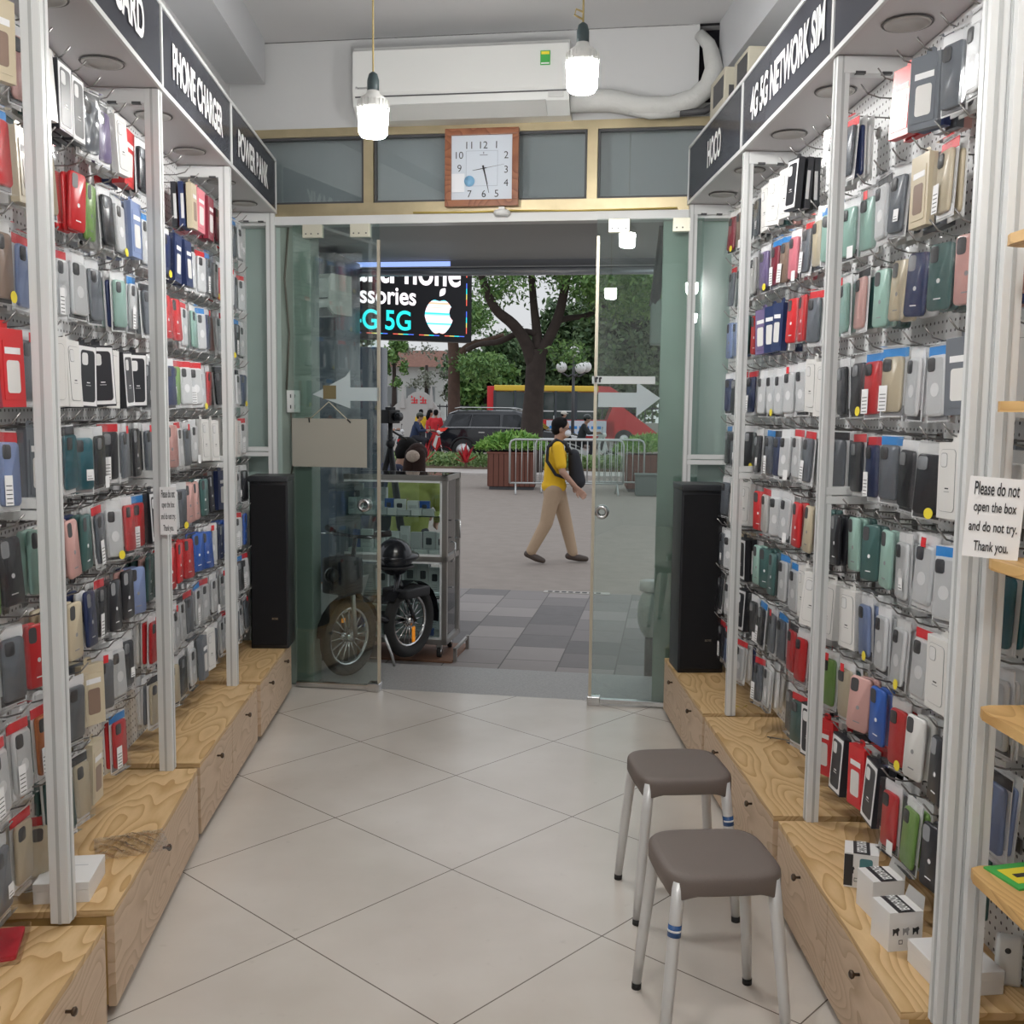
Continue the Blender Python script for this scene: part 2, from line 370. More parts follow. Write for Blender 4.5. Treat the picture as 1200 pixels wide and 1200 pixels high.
g = MB(); g.tube([W(-1.02,.01,2.58),W(-1.04,.0,2.3),W(-1.02,.01,2.0),W(-1.035,.0,1.69)],.006,mat('cable_dark',(.10,.10,.08),.6),6); g.tube([W(-1.01,.0,1.56),W(-1.0,.01,1.3),W(-1.02,.01,1.2)],.005,MATS['cable_dark'],6)
tag(g.build('cable'), 'dark cable running down the left jamb to the socket', 'cable')
t = thing('round_sensor', 'round white plastic sensor on header beam under the clock', 'sensor', W(.186,-.05,2.625), -AL)
g = MB(); g.lathe([(0,-.014),(.035,-.016),(.044,-.004),(.044,.008),(.036,.016),(0,.018)], PLAST, 24); g.build('body', t)
g = MB(); g.box((-.018,-.01,.012),(.014,.01,.034), PLAST, bev=.004); g.build('bracket', t)
g = MB(); g.tube([W(-.3,-.035,2.64),W(.0,-.04,2.636),W(.14,-.045,2.638)],.004,mat('yellow_wire',(.6,.45,.1),.5),6); g.tube([W(.22,-.045,2.64),W(.6,-.04,2.634),W(1.1,-.035,2.64)],.004,MATS['yellow_wire'],6)
tag(g.build('yellow_cable'), 'thin yellow cable clipped along the header beam', 'cable')

# ------------------------------------------------------------------ clock
t = thing('wall_clock', 'square wall clock with brown wooden frame and white face', 'clock', W(.076,-.05,2.862), -AL)
CW = mat_wood('clock_wood', (.34,.13,.06), (.20,.065,.03), (2,2,2), .35)
g = MB(); w_, h_, fr = .197,.200,.034
g.box((-w_,-.018,h_-fr),(w_,.02,h_),CW,bev=.004); g.box((-w_,-.018,-h_),(w_,.02,-h_+fr),CW,bev=.004); g.box((-w_,-.018,-h_+fr),(-w_+fr,.02,h_-fr),CW,bev=.004); g.box((w_-fr,-.018,-h_+fr),(w_,.02,h_-fr),CW,bev=.004)
g.build('frame', t)
g = MB(); g.box((-w_+fr,-.002,-h_+fr),(w_-fr,.01,h_-fr), mat('clock_face',(.66,.72,.80),.5))
LN = mat('face_line',(.45,.50,.58),.6)
for q in ((-.085,.085,.085,.087),(-.085,-.095,.085,-.093),(-.085,-.095,-.083,.087),(.083,-.095,.085,.087)): g.box((q[0],-.0035,q[1]),(q[2],-.002,q[3]),LN)
g.build('face', t)
for n,(x,z) in {'11':(-.068,.115),'12':(.01,.115),'1':(.078,.115),'10':(-.12,.065),'2':(.13,.062),'9':(-.12,-.002),'3':(.13,-.012),'4':(.13,-.08),'8':(-.12,-.075),'7':(-.065,-.135),'6':(.012,-.135),'5':(.08,-.135)}.items():
    if n=='8': continue
    addtext(t, n, INK, (x,-.004,z), height=.036, bold=-.004, name='numeral')
g = MB(); 
def hand(a, l, w): 
    a=math.radians(a); d=Vector((math.sin(a),0,math.cos(a))); q=Vector((d.z,0,-d.x))
    vs=[d*-.015+q*w, d*-.015-q*w, d*l-q*w*.4, d*l+q*w*.4]; g.raw([(v.x+.01,-.007,v.z-.005) for v in vs],[(0,1,2,3)],INK)
hand(166,.085,.005); hand(167,.13,.003); hand(80,.11,.0012); hand(260,.06,.0025); g.cyl((.01,-.009,-.005),(.01,-.004,-.005),.006,INK,10); g.build('hands', t)
g = MB(); g.box((-.162,-.008,-.125),(-.092,-.006,-.03), mat('note_white',(.85,.87,.92),.8)); g.build('paper_note', t)
g = MB(); g.lathe([(0,-.002),(.028,-.002),(.028,.002),(0,.002)], mat('disc_blue',(.25,.5,.75),.4), 20, Matrix.Translation((-.065,-.01,-.07))@Matrix.Rotation(PI/2,4,'X')); g.build('blue_sticker', t)
g = MB(); g.box((-.011,-.0042,.062),(.031,-.0035,.066), mat('logo_grey',(.3,.32,.36),.6)); g.box((.006,-.0042,.07),(.012,-.0035,.08), MATS['logo_grey']); g.build('small_mark', t)

# ------------------------------------------------------------------ air conditioner
AC = mat('ac_white', (.70,.715,.70), .3)
t = thing('air_conditioner', 'long white split air conditioner mounted above the transom windows', 'air conditioner', W(-.0225,-.0,3.27), -AL); t.scale=(.904,1,.92)
g = MB(); g.prism([(0,-.19),(-.12,-.19),(-.20,-.13),(-.215,-.06),(-.21,.16),(-.18,.195),(0,.20)], -.615,.63, AC, 'x'); g.build('body', t)
g = MB(); g.prism([(-.216,-.072),(-.222,-.06),(-.217,.165),(-.20,.18),(-.205,-.072)], -.61,.625, mat('ac_panel',(.74,.75,.735),.25), 'x'); g.build('front_panel', t)
g = MB(); g.prism([(-.205,-.125),(-.125,-.185),(-.13,-.192),(-.212,-.132)], -.50,.50, mat('ac_flap',(.60,.61,.595),.3), 'x'); g.box((-.60,-.214,-.085),(.615,-.206,-.078), DARK); g.build('air_flap', t)
g = MB(); g.box((.515,-.213,-.115),(.60,-.206,-.085), mat('ac_disp',(.62,.63,.62),.3)); g.build('display', t)
g = MB(); g.box((.47,-.2265,.05),(.525,-.2225,.125), GREEN); g.box((.475,-.228,.105),(.52,-.2262,.12), YEL); g.box((.475,-.228,.055),(.52,-.2262,.062), PAPER); g.build('energy_label', t)
addtext(t, 'Panasonic', INK, (-.555,-.2235,-.035), width=.075, bold=.01)
g = MB(); PW = mat('pipe_wrap',(.58,.585,.57),.7,noise=.08,nscale=8,bump=.5,bscale=30)
P_=[(.55,3.17),(.75,3.165),(.90,3.13),(1.05,3.125),(1.17,3.16),(1.24,3.22),(1.265,3.30),(1.25,3.38),(1.235,3.44),(1.19,3.50)]
g.tube([W(a,-.11+max(0,(k-6))*.03,z) for k,(a,z) in enumerate(P_)], [.058,.056,.052,.05,.05,.05,.048,.042,.034,.03], PW, 12)
g.tube([W(.85,-.12,3.11),W(.95,-.12,3.085),W(1.10,-.12,3.09)],.022,PW,8); g.tube([W(1.10,-.12,3.09),W(1.22,-.1,3.10),W(1.33,-.1,3.16)],.018,DARK,8)
tag(g.build('insulated_pipe'), 'white tape-wrapped pipe running from air conditioner to the wall hole', 'pipe')

# ------------------------------------------------------------------ bulbs
def make_bulb(x, y, z, ztop, label):
    t = thing('hanging_bulb', label, 'light bulb', (x,y,z), 0)
    g = MB(); g.lathe([(.02,-.055),(.045,-.052),(.053,-.04),(.056,.03),(.056,.04)], BULB, 28); g.build('diffuser', t)
    g = MB(); g.lathe([(.056,.04),(.058,.055),(.056,.072),(.045,.088),(.026,.10),(.022,.112)], mat('bulb_shell',(.62,.62,.60),.4), 28)
    for k in range(24):
        a=2*PI*k/24; g.box((-.0015,.054,.045),(.0015,.060,.075), MATS['bulb_shell'], Matrix.Rotation(a,4,'Z'))
    g.build('heat_sink', t)
    g = MB(); g.lathe([(.018,.108),(.022,.112),(.022,.15),(.016,.172),(.006,.18)], mat('socket_dark',(.03,.05,.055),.5), 20); g.build('lamp_holder', t)
    g = MB(); g.tube([(0,0,.178),(0,0,ztop-z)],.0035,mat('gold_cord',(.42,.32,.12),.5),6)
    if x>0: g.tube([(0,0,.19),(-.03,0,.205),(-.025,.0,.225),(0,0,.215)],.0035,MATS['gold_cord'],6)
    g.build('cord', t)
    return t
make_bulb(-.36,4.0,2.655,3.56,'glowing bulb on a cord in front of the air conditioner left end')
make_bulb(.392,3.75,2.762,3.56,'glowing bulb on a knotted cord beside the green energy label')
make_bulb(-.37,1.3,2.68,3.56,'glowing bulb hanging over the aisle left of the camera')
make_bulb(.37,1.2,2.72,3.56,'glowing bulb hanging over the aisle right of the camera')
make_bulb(-.1,-1.4,2.68,3.56,'glowing bulb hanging at the back of the shop')

# ------------------------------------------------------------------ display racks
LP = [(-.965,1.45),(-1.013,2.55),(-1.065,3.65),(-1.085,4.77),(-1.09,5.87)]      # left posts
RP = [(1.105,3.155),(1.135,4.30),(1.15,5.40)]                                   # right posts beyond the double post
CH = .30
def post(mb, x, y, z0=0, z1=2.66, w=None, side=1):
    w = w or (.019 if side>0 else .0235)
    mb.box((x-w,y-w,z0),(x+w,y+w,z1), FRAME, bev=.002)
    mb.box((x-side*w-.0015,y-.004,z0),(x-side*w+.0015,y+.004,z1), mat('groove',(.45,.46,.46),.4))
    mb.box((x-.004,y-w-.0015,z0),(x+.004,y-w+.0015,z1), MATS['groove'])
def rack(name_label, side, pA, pB, txt, ext_near=None, posts=('B',), tw=None, text_c=.5):
    """side -1 left, +1 right; pA near post, pB far post"""
    t = thing('display_rack', name_label, 'display rack', (0,0,0), 0)
    (xa,ya),(xb,yb) = pA,pB; bx = .205*side
    def q(s_, off, z): x = xa+(xb-xa)*s_; y=ya+(yb-ya)*s_; return (x+off, y, z)
    g = MB(); o=.02*side
    g.raw([q(0,bx,CH),q(1,bx,CH),q(1,bx,2.65),q(0,bx,2.65),q(0,bx+o,CH),q(1,bx+o,CH),q(1,bx+o,2.65),q(0,bx+o,2.65)],
          [(0,1,2,3),(7,6,5,4),(0,4,5,1),(3,2,6,7),(0,3,7,4),(1,5,6,2)] , PEG); g.build('pegboard', t)
    if 'B' in posts: g = MB(); post(g, xb, yb, CH, 2.65, side=side); g.build('post', t)
    if 'A' in posts: g = MB(); post(g, xa, ya, CH, 2.65, side=side); g.build('post', t)
    if 'B' in posts:
        g = MB(); g.box((min(xb,xb+bx),yb-.022,1.318),(max(xb,xb+bx),yb+.022,1.342),FRAME,bev=.003); g.box((min(xb,xb+bx),yb-.022,1.346),(max(xb,xb+bx),yb+.022,1.370),FRAME,bev=.003); g.build('crossbar', t)
        g = MB(); g.box((min(xb,xb+bx),yb-.022,2.60),(max(xb,xb+bx),yb+.022,2.65),FRAME,bev=.003); 
        for dx in (.05,.13): g.box((xb+side*dx-.015,yb-.024,2.598),(xb+side*dx+.015,yb-.01,2.606),DARK)
        g.build('top_bar', t)
    # canopy box
    xo = -.028*side
    g = MB(); V = [q(0,xo,2.652),q(1,xo,2.652),q(1,bx,2.652),q(0,bx,2.652),q(0,xo,2.66),q(1,xo,2.66),q(1,bx,2.66),q(0,bx,2.66)]
    g.raw(V,[(0,1,2,3),(7,6,5,4),(0,4,5,1),(2,6,7,3),(1,5,6,2),(0,3,7,4)],SOFFIT)
    g.raw([q(0,xo,2.93),q(1,xo,2.93),q(1,bx,2.93),q(0,bx,2.93)],[(0,1,2,3)],SOFFIT)
    g.raw([q(1,xo,2.66),q(1,bx,2.66),q(1,bx,2.93),q(1,xo,2.93)],[(0,1,2,3)],SOFFIT); g.build('canopy', t)
    g = MB(); i=xo-.001*side; g.raw([q(0,i,2.665),q(1,i,2.665),q(1,i,2.925),q(0,i,2.925)],[(0,1,2,3),(3,2,1,0)],SLATE); sp = g.build('sign_panel', t)
    g = MB()
    for z0,z1 in ((2.648,2.664),(2.924,2.938)):
        g.raw([q(0,xo-.006*side,z0),q(1,xo-.006*side,z0),q(1,xo-.006*side,z1),q(0,xo-.006*side,z1),q(0,xo+.004*side,z0),q(1,xo+.004*side,z0),q(1,xo+.004*side,z1),q(0,xo+.004*side,z1)],
          [(0,1,2,3),(7,6,5,4),(0,4,5,1),(3,2,6,7),(0,3,7,4),(1,5,6,2)],FRAME)
    e = .009/(yb-ya)
    for s0,s1 in ((0,e),(1-e,1)):
        g.raw([q(s0,xo-.006*side,2.655),q(s1,xo-.006*side,2.655),q(s1,xo-.006*side,2.93),q(s0,xo-.006*side,2.93),q(s0,xo+.004*side,2.655),q(s1,xo+.004*side,2.655),q(s1,xo+.004*side,2.93),q(s0,xo+.004*side,2.93)],
          [(0,1,2,3),(7,6,5,4),(0,4,5,1),(3,2,6,7),(0,3,7,4),(1,5,6,2)],FRAME)
    g.build('sign_trim', t)
    if txt:
        c = q(text_c, xo-.004*side, 2.79)
        ang = math.atan2(xb-xa, yb-ya)
        addtext(sp, txt, LETTER, c, height=.125, width=tw, rot=(PI/2-ang if side<0 else -PI/2-ang), bold=.035)
    for s_ in (.28,.75):
        c = q(s_, bx*.42, 2.649); g = MB(); g.lathe([(.0,-.001),(.05,-.001),(.052,-.004),(.06,-.004),(.062,0),(0,.001)], mat('downlight',(.50,.48,.46),.5), 28); 
        g.lathe([(.062,-.0005),(.066,-.0025),(.068,0)], mat('ring_gap',(.15,.14,.14),.6), 28)
        o_ = g.build('downlight', t); o_.location = c
    return t
rack('white pegboard rack nearest on the left before the memory card sign', -1, LP[0], LP[1], None)
rack('white pegboard rack under the MEMORY CARD sign', -1, LP[1], LP[2], 'MEMORY CARD', tw=.86, text_c=.405)
rack('white pegboard rack under the PHONE CHARGER sign', -1, LP[2], LP[3], 'PHONE CHARGER', tw=.80, text_c=.48)
rack('white pegboard rack under the POWER BANK sign beside the door', -1, LP[3], LP[4], 'POWER BANK', tw=.72, text_c=.45)
rack('white pegboard rack under blank dark sign panel on the right', 1, (1.065,2.02), RP[0], None, posts=('B',))
rack('white pegboard rack under the 4G 5G NETWORK SIM sign', 1, RP[0], RP[1], '4G 5G NETWORK SIM', tw=.92, text_c=.47)
rack('white pegboard rack under the smaller white-lettered sign by the door', 1, RP[1], RP[2], 'HOCO', tw=.27, text_c=.46)
# double post + near shelving bay on the right
t = thing('shelf_rack', 'white rack with wooden shelf boards at the right edge', 'display rack', (0,0,0), 0)
for (x,y,w_) in ((1.022,2.06,.019),(1.0625,2.035,.0205)): g = MB(); post(g,x,y,CH,2.95, w=w_, side=1); g.build('post', t)
g = MB(); g.box((1.30,.75,CH),(1.32,1.98,2.95), PEG); g.build('pegboard', t)
SB = mat_wood('shelf_wood', (.66,.42,.17), (.48,.27,.09), (4,1,4))
for k,z in enumerate((1.933,1.624,1.323,1.029,.70)):
    pts=[(1.30,1.95),(1.03,1.95),(1.008,1.94),(1.0,1.915),(1.0,.8),(1.30,.8)]
    g = MB(); g.prism(pts, z-.02, z, SB, 'z'); g.build('shelf_board', t)
    g = MB(); g.prism([(1.30,z-.02),(1.30,z-.10),(1.08,z-.02)], 1.90,1.906, FRAME, 'y'); g.build('shelf_bracket', t)
# notices
def notice(label, loc, rot, w, h):
    t = thing('paper_notice', label, 'sign', loc, rot)
    g = MB(); g.box((-w/2,-.0015,-h/2),(w/2,0,h/2), PAPER); g.build('sheet', t)
    for k,s_ in enumerate(('Please do not','open the box','and do not try.','Thank you.')):
        addtext(t, s_, INK, (0,-.002,h*(.36-.245*k)), height=h*.165 if s_!='open the box' else h*.165, width=w*(.80,.76,.86,.62)[k], bold=.012)
notice('paper notice with four printed lines on the right double post', (1.005,1.925,1.402), (0,math.radians(3),math.radians(-25)), .098, .155)
notice('small paper notice on the left post below the PHONE CHARGER sign', (-1.03,3.60,1.235), (0,0,math.radians(12)), .055, .165)

# ------------------------------------------------------------------ cabinets
def cabinet(label, x0, y0, x1, y1, side, h, split=(.5,), dep=None):
    """front face runs from (x0,y0) near to (x1,y1) far"""
    t = thing('low_cabinet', label, 'cabinet', (x0,y0,0), math.atan2(-(x1-x0), (y1-y0)))
    Ln = math.hypot(x1-x0, y1-y0); dep = dep or (.36 if side<0 else .36); s = side
    def bx_(a0,a1,y_0,y_1,z0,z1,m,bev=0):
        lo=(min(a0*s,a1*s),y_0,z0); hi=(max(a0*s,a1*s),y_1,z1); return lo,hi,m,None,bev
    g = MB(); g.box(*bx_(.0,dep,0,Ln,h-.018,h,WTOP)[:3], bev=.0015); g.build('top', t)
    g = MB(); g.box(*bx_(.02,dep,.002,.02,.04,h-.018,WEDGE)[:3]); g.box(*bx_(.02,dep,Ln-.02,Ln-.002,.04,h-.018,WEDGE)[:3]); g.box(*bx_(.02,dep,.02,Ln-.02,.04,.06,WEDGE)[:3]); g.box(*bx_(dep-.02,dep,.02,Ln-.02,.06,h-.018,WEDGE)[:3]); g.build('carcass', t)
    g = MB(); g.box(*bx_(.035,dep-.03,.02,Ln-.02,0,.04,mat('plinth',(.20,.12,.08),.7))[:3]); g.build('plinth', t)
    ys=[0]+[q*Ln for q in split]+[Ln]
    for a,b_ in zip(ys,ys[1:]):
        g = MB(); g.box(*bx_(.0,.02,a+.0025,b_-.0025,.035,h-.0185,WDOOR)[:3], bev=.0012); d = g.build('door', t)
        g = MB(); ky=(a+b_)/2; 
        g.lathe([(.004,0),(.004,.012),(.010,.016),(.011,.022),(.006,.026)], mat('knob_bronze',(.10,.07,.05),.3,metal=.7), 14, Matrix.Translation((0,ky,h-.065))@Matrix.Rotation(-PI/2*s,4,'Y')); g.build('knob', d)
    return t
cabinet('ash-topped low cabinet nearest on the left holding the red pouch', -.893,1.45,-.905,2.535,-1,.292)
cabinet('ash-topped low cabinet under the MEMORY CARD sign with clear bag', -.905,2.60,-.962,3.655,-1,.30,())
cabinet('ash-topped low cabinet under the PHONE CHARGER sign', -.965,3.70,-.975,4.78,-1,.304,(.5,))
cabinet('ash-topped low cabinet at the left door with black speaker', -.97,4.83,-.972,5.70,-1,.304,(.5,))
cabinet('ash-topped low cabinet on the right holding white printed boxes', .953,2.10,.999,3.15,1,.30,(.5,))
cabinet('ash-topped low cabinet under 4G 5G NETWORK SIM sign behind stools', .996,3.19,1.019,4.27,1,.30,(.5,))
cabinet('ash-topped low cabinet at the right door with black speaker', 1.02,4.31,1.042,5.30,1,.304,(.5,))
cabinet('ash-topped low cabinet at the bottom right under white adapter', 1.085,.95,1.085,2.05,1,.27,(.5,),.30)

# ------------------------------------------------------------------ speakers
def speaker(label, loc, rot, w, d, h):
    t = thing('tower_speaker', label, 'speaker', loc, rot)
    g = MB(); g.box((-w/2,-d/2,0),(w/2,d/2,h), mat('speaker_cabinet',(.010,.011,.015),.35), bev=.008); g.build('cabinet', t)
    g = MB(); g.box((-w/2+.008,-d/2-.010,.02),(w/2-.008,-d/2+.001,h-.035), mat('speaker_cloth',(.004,.004,.006),.9,bump=.4,bscale=400), bev=.004); g.build('grille', t)
    g = MB(); g.box((-w/2-.004,-d/2-.012,h-.02),(w/2+.004,d/2,h+.012), mat('speaker_top',(.025,.027,.032),.4), bev=.006); g.build('top_cap', t)
    addtext(t,'BOSE',CHROME,(w*.15,-d/2-.0105,h*.18), width=.032, bold=.02)
speaker('slim black tower speaker standing on the left cabinet', (-1.05,5.60,.304), 0, .20, .2, .915)
speaker('slim black tower speaker standing on the right cabinet', (1.16,5.10,.304), 0, .225, .22, .925)

# ------------------------------------------------------------------ stools
def stool(label, cx, cy, rot):
    t = thing('stool', label, 'stool', (cx,cy,0), rot, None)
    S = mat('stool_seat',(.155,.125,.11),.55,bump=.12,bscale=300)
    bm = bmesh.new(); bmesh.ops.create_grid(bm, x_segments=24, y_segments=24, size=.5)
    def sq(u,v,wd,p=3.6):
        r=max(abs(u),abs(v)); 
        if r<1e-6: return 0,0
        n=(abs(u)**p+abs(v)**p)**(1/p); return u/n*wd, v/n*wd
    g = MB(); prof=[(0,.0),(.5,-.002),(.85,0),(.95,-.003),(.99,-.010),(1,-.022),(1.0,-.045),(.985,-.05),(.93,-.046)]
    vs=[];fs=[];seg=64
    for k,(r,z) in enumerate(prof):
        for i in range(seg):
            a=2*PI*i/seg; u,v=math.cos(a),math.sin(a); x,y=sq(u,v,.154*r,4.2); 
            c=abs(x*y)/(.154**2)
            dz = -.05*max(0,(c-.55))/.45 if k in (6,7) else 0
            vs.append((x,y,.462+z+dz))
    for k in range(len(prof)-1):
        for i in range(seg): fs.append((k*seg+i,k*seg+(i+1)%seg,(k+1)*seg+(i+1)%seg,(k+1)*seg+i))
    bm.free(); g.raw(vs,[f_[::-1] for f_ in fs],S,True); g.raw([vs[(len(prof)-1)*seg+i] for i in range(seg)],[list(range(seg))],S); g.build('seat', t)
    for sx in (-1,1):
        for sy in (-1,1):
            g = MB(); tp=(sx*.120,sy*.120,.44); bt=(sx*.158,sy*.158,.012)
            g.tube([tp,(sx*.128,sy*.128,.36),(sx*.147,sy*.147,.15),bt],[.0165,.0165,.0150,.0125],mat('leg_white',(.66,.66,.66),.3,metal=.2),14); lg=g.build('leg', t)
            g = MB(); g.cyl((sx*.158,sy*.158,.0),(sx*.1575,sy*.1575,.018),.0135,RUBBER,12); g.build('foot_cap', lg)
            if sy<0 and sx==(-1 if cy<3 else 1):
                g = MB(); g.tube([(sx*.1300,sy*.1300,.335),(sx*.1328,sy*.1328,.305)],[.0172,.0170],mat('sticker_blue',(.03,.10,.28),.4),14); g.tube([(sx*.1316,sy*.1316,.323),(sx*.132,sy*.132,.318)],[.0175,.0174],PAPER,14); g.build('sticker', lg)
stool('grey-brown square stool nearest the camera with blue leg sticker', .645,2.565,.05)
stool('grey-brown square stool farther from camera, nearer the glass door', .690,3.235,.04)

# ------------------------------------------------------------------ hooks + phone case packs
COL = {'c':('translucent grey',(.74,.75,.76)),'w':('white',(.74,.73,.71)),'k':('black',(.025,.026,.032)),'n':('navy blue',(.025,.04,.12)),'b':('bright blue',(.04,.12,.45)),
 'l':('lavender blue',(.22,.29,.50)),'g':('dark green',(.055,.125,.12)),'m':('mint green',(.32,.50,.44)),'e':('lime green',(.22,.40,.10)),'r':('red',(.62,.03,.035)),
 'p':('pale pink',(.62,.36,.33)),'P':('rose pink',(.72,.22,.27)),'o':('orange',(.65,.20,.05)),'t':('cream',(.58,.50,.36)),'s':('slate grey',(.15,.165,.19)),'B':('brown',(.25,.17,.13)),
 'u':('purple',(.16,.12,.25)),'T':('teal',(.02,.13,.17)),'a':('maroon',(.25,.03,.05))}
for k,(n_,c_) in COL.items(): mat('case_'+n_.replace(' ','_'), c_, .32, spec=.5)
def cm_(k): return MATS['case_'+COL[k][0].replace(' ','_')]
MC = {}
def cached(key, fn):
    if key not in MC: MC[key] = fn()
    return MC[key]
CARD = mat('card_grey',(.72,.72,.72),.6); CARDW = mat('card_white',(.82,.82,.83),.6); PRINTG = mat('print_grey',(.30,.30,.31),.6)  # last one is a plain grey for printed outlines and marks
def m_card(k, v):
    g = MB(); g.box((-.046,.003,-.19),(.046,.0045,0), CARD if v%2 else CARDW)
    g.box((-.046,.0015,-.028),(.046,.003,-.004), (CARDW,RED,BLUE,CARD,INK,CARD)[v%6] if v<6 else CARDW)
    g.box((-.040,.0005,-.186),(.040,.0028,-.160), (DARK,CARDW,PRINTG)[v%3])
    return g.mesh('card_backing')
def m_case(k):
    g = MB(); pillow(g,.074,.150,.010,.012,cm_(k),0,-.102,.0); pillow(g,.030,.034,.003,.008, DARK if k!='k' else mat('cut_grey',(.30,.31,.33),.4), -.016,-.050,-.0098)
    if k=='c': g.prism(rrect(.060,.136,.008,3,0,-.102),-.0106,-.0098,mat('clear_inner',(.60,.61,.62),.35),'y'); g.prism(rrect(.030,.034,.008,3,-.016,-.050),-.0115,-.0105,mat('clear_cut',(.36,.37,.38),.4),'y'); g.prism([(.0+.017*math.cos(q*PI/10), -.112+.017*math.sin(q*PI/10)) for q in range(20)],-.0112,-.0105,CARDW,'y')
    return g.mesh('phone_case')
def m_cover():
    g = MB(); x,y0,y1,z0,z1=.047,.004,-.0145,-.192,.002
    g.raw([(-x,y0,z0),(x,y0,z0),(x,y0,z1),(-x,y0,z1),(-x,y1,z0),(x,y1,z0),(x,y1,z1),(-x,y1,z1)],[(4,5,6,7),(0,4,7,3),(5,1,2,6),(7,6,2,3),(0,1,5,4)],COVER); return g.mesh('clear_cover')
def m_sticker(v):
    g = MB(); 
    if v==0: g.box((.004,-.0155,-.15),(.030,-.0148,-.118),PAPER); g.box((.007,-.0158,-.146),(.026,-.0155,-.144),INK); g.box((.007,-.0158,-.138),(.022,-.0155,-.137),INK)
    elif v==1: g.box((-.036,-.0155,-.175),(-.006,-.0148,-.105),PAPER); [g.box((-.032,-.0158,-.170+.01*i),(-.010,-.0155,-.168+.01*i),INK) for i in range(5)]
    elif v==2: g.box((-.012,-.0155,-.032),(.008,-.0148,-.008),RED)
    elif v==3: g.prism([( .022+.014*math.cos(a*PI/8), -.172+.014*math.sin(a*PI/8)) for a in range(16)],-.0155,-.0148,YEL,'y')
    else: g.box((.012,-.0155,-.186),(.044,-.0148,-.150),PAPER)
    return g.mesh('sticker')
def m_boxb(k):
    g = MB(); g.box((-.047,-.020,-.182),(.047,.003,-.002), cm_(k), bev=.0012); g.prism([(-.016,-.004),(-.016,.012),(-.008,.018),(.008,.018),(.016,.012),(.016,-.004)],-.002,-.001,cm_(k),'y'); return g.mesh('box_body')
def m_boxp(k,v):
    c = {'w':('w' if v%2 else 's'),'k':'s'}.get(k,'w'); g = MB(); 
    if k in 'wk':
        if k=='k': g.box((-.044,-.0208,-.176),(.044,-.0200,-.008),CARDW)
        g.prism(rrect(.072,.147,.012,4,0,-.092),-.0212,-.0203,PRINTG,'y'); g.prism(rrect(.070,.145,.011,4,0,-.092),-.0216,-.0210,cm_('k' if k=='k' else ('s' if v%4==3 else 'w')),'y')
        g.prism(rrect(.030,.034,.008,3,-.016,-.044),-.0222,-.0214,CARDW if k=='k' else PRINTG,'y'); g.prism(rrect(.027,.031,.007,3,-.016,-.044),-.0226,-.0220,CARD,'y'); g.box((-.008,-.0222,-.112),(.008,-.0215,-.109), CARDW if k=='k' else INK); g.box((-.012,-.0222,-.119),(.012,-.0215,-.1175), CARD if k=='k' else PRINTG)
    else:
        g.box((-.036,-.0215,-.165),(.036,-.0203,-.03),cm_(k)); g.box((-.030,-.0222,-.060),(.030,-.0213,-.045),CARDW); g.prism(rrect(.05,.075,.008,3,0,-.112),-.0222,-.0213,cm_('w' if k!='t' else 'B'),'y')
    return g.mesh('printed_picture')
def m_shell(k):
    g = MB(); pillow(g,.078,.162,.011,.013,cm_(k),0,-.095,.003)
    mk = CARDW if k in 'kngbrsuT' else PRINTG
    g.prism([(.0+.006*math.cos(a*PI/6), -.105+.006*math.sin(a*PI/6)) for a in range(12)],-.0086,-.0079,mk,'y'); g.box((-.012,-.0086,-.150),(.012,-.0079,-.147),mk); return g.mesh('case_shell')
def m_cut(k):
    g = MB(); g.prism(rrect(.028,.040,.009,4,-.019,-.040),-.0088,-.0078,DARK if k not in 'kns' else mat('cut_grey',(.30,.31,.33),.4),'y'); return g.mesh('camera_cutout')
def m_bag():
    g = MB(); x,z0,z1=.045,-.195,.0
    n=6; vs=[];fs=[]
    for i in range(n+1):
        for j in range(n+1):
            u=i/n;v=j/n; vs.append((-x+2*x*u, -.0125+.003*math.sin(u*9+v*4), z0+(z1-z0)*v))
    for i in range(n):
        for j in range(n): a=i*(n+1)+j; fs.append((a,a+n+1,a+n+2,a+1))
    g.raw(vs,fs,BAG,True); return g.mesh('clear_bag')
def m_plain(ty,k):
    g = MB()
    if ty=='c': g.box((-.046,.0015,-.19),(.046,.0035,0),CARD); pillow(g,.074,.150,.010,.012,cm_(k),0,-.102,.0015)
    elif ty=='b': g.box((-.047,-.018,-.182),(.047,.003,-.002),cm_(k)); g.box((-.0471,-.0181,-.15),(-.0465,-.006,-.05),CARD); g.box((.0465,-.0181,-.15),(.0471,-.006,-.05),CARD)
    else: pillow(g,.078,.162,.011,.013,cm_(k),0,-.095,.003)
    return g.mesh({'c':'packaged_phone_case','b':'boxed_phone_case','s':'silicone_phone_case'}[ty])
TN = {'c':('packaged_phone_case','packed phone case','packaged phone case'),'b':('boxed_phone_case','boxed phone case','boxed phone case'),'s':('silicone_phone_case','silicone phone case','phone case')}
ORD = ['first','second','third','fourth','fifth','sixth','seventh','eighth','ninth','tenth','eleventh','twelfth']
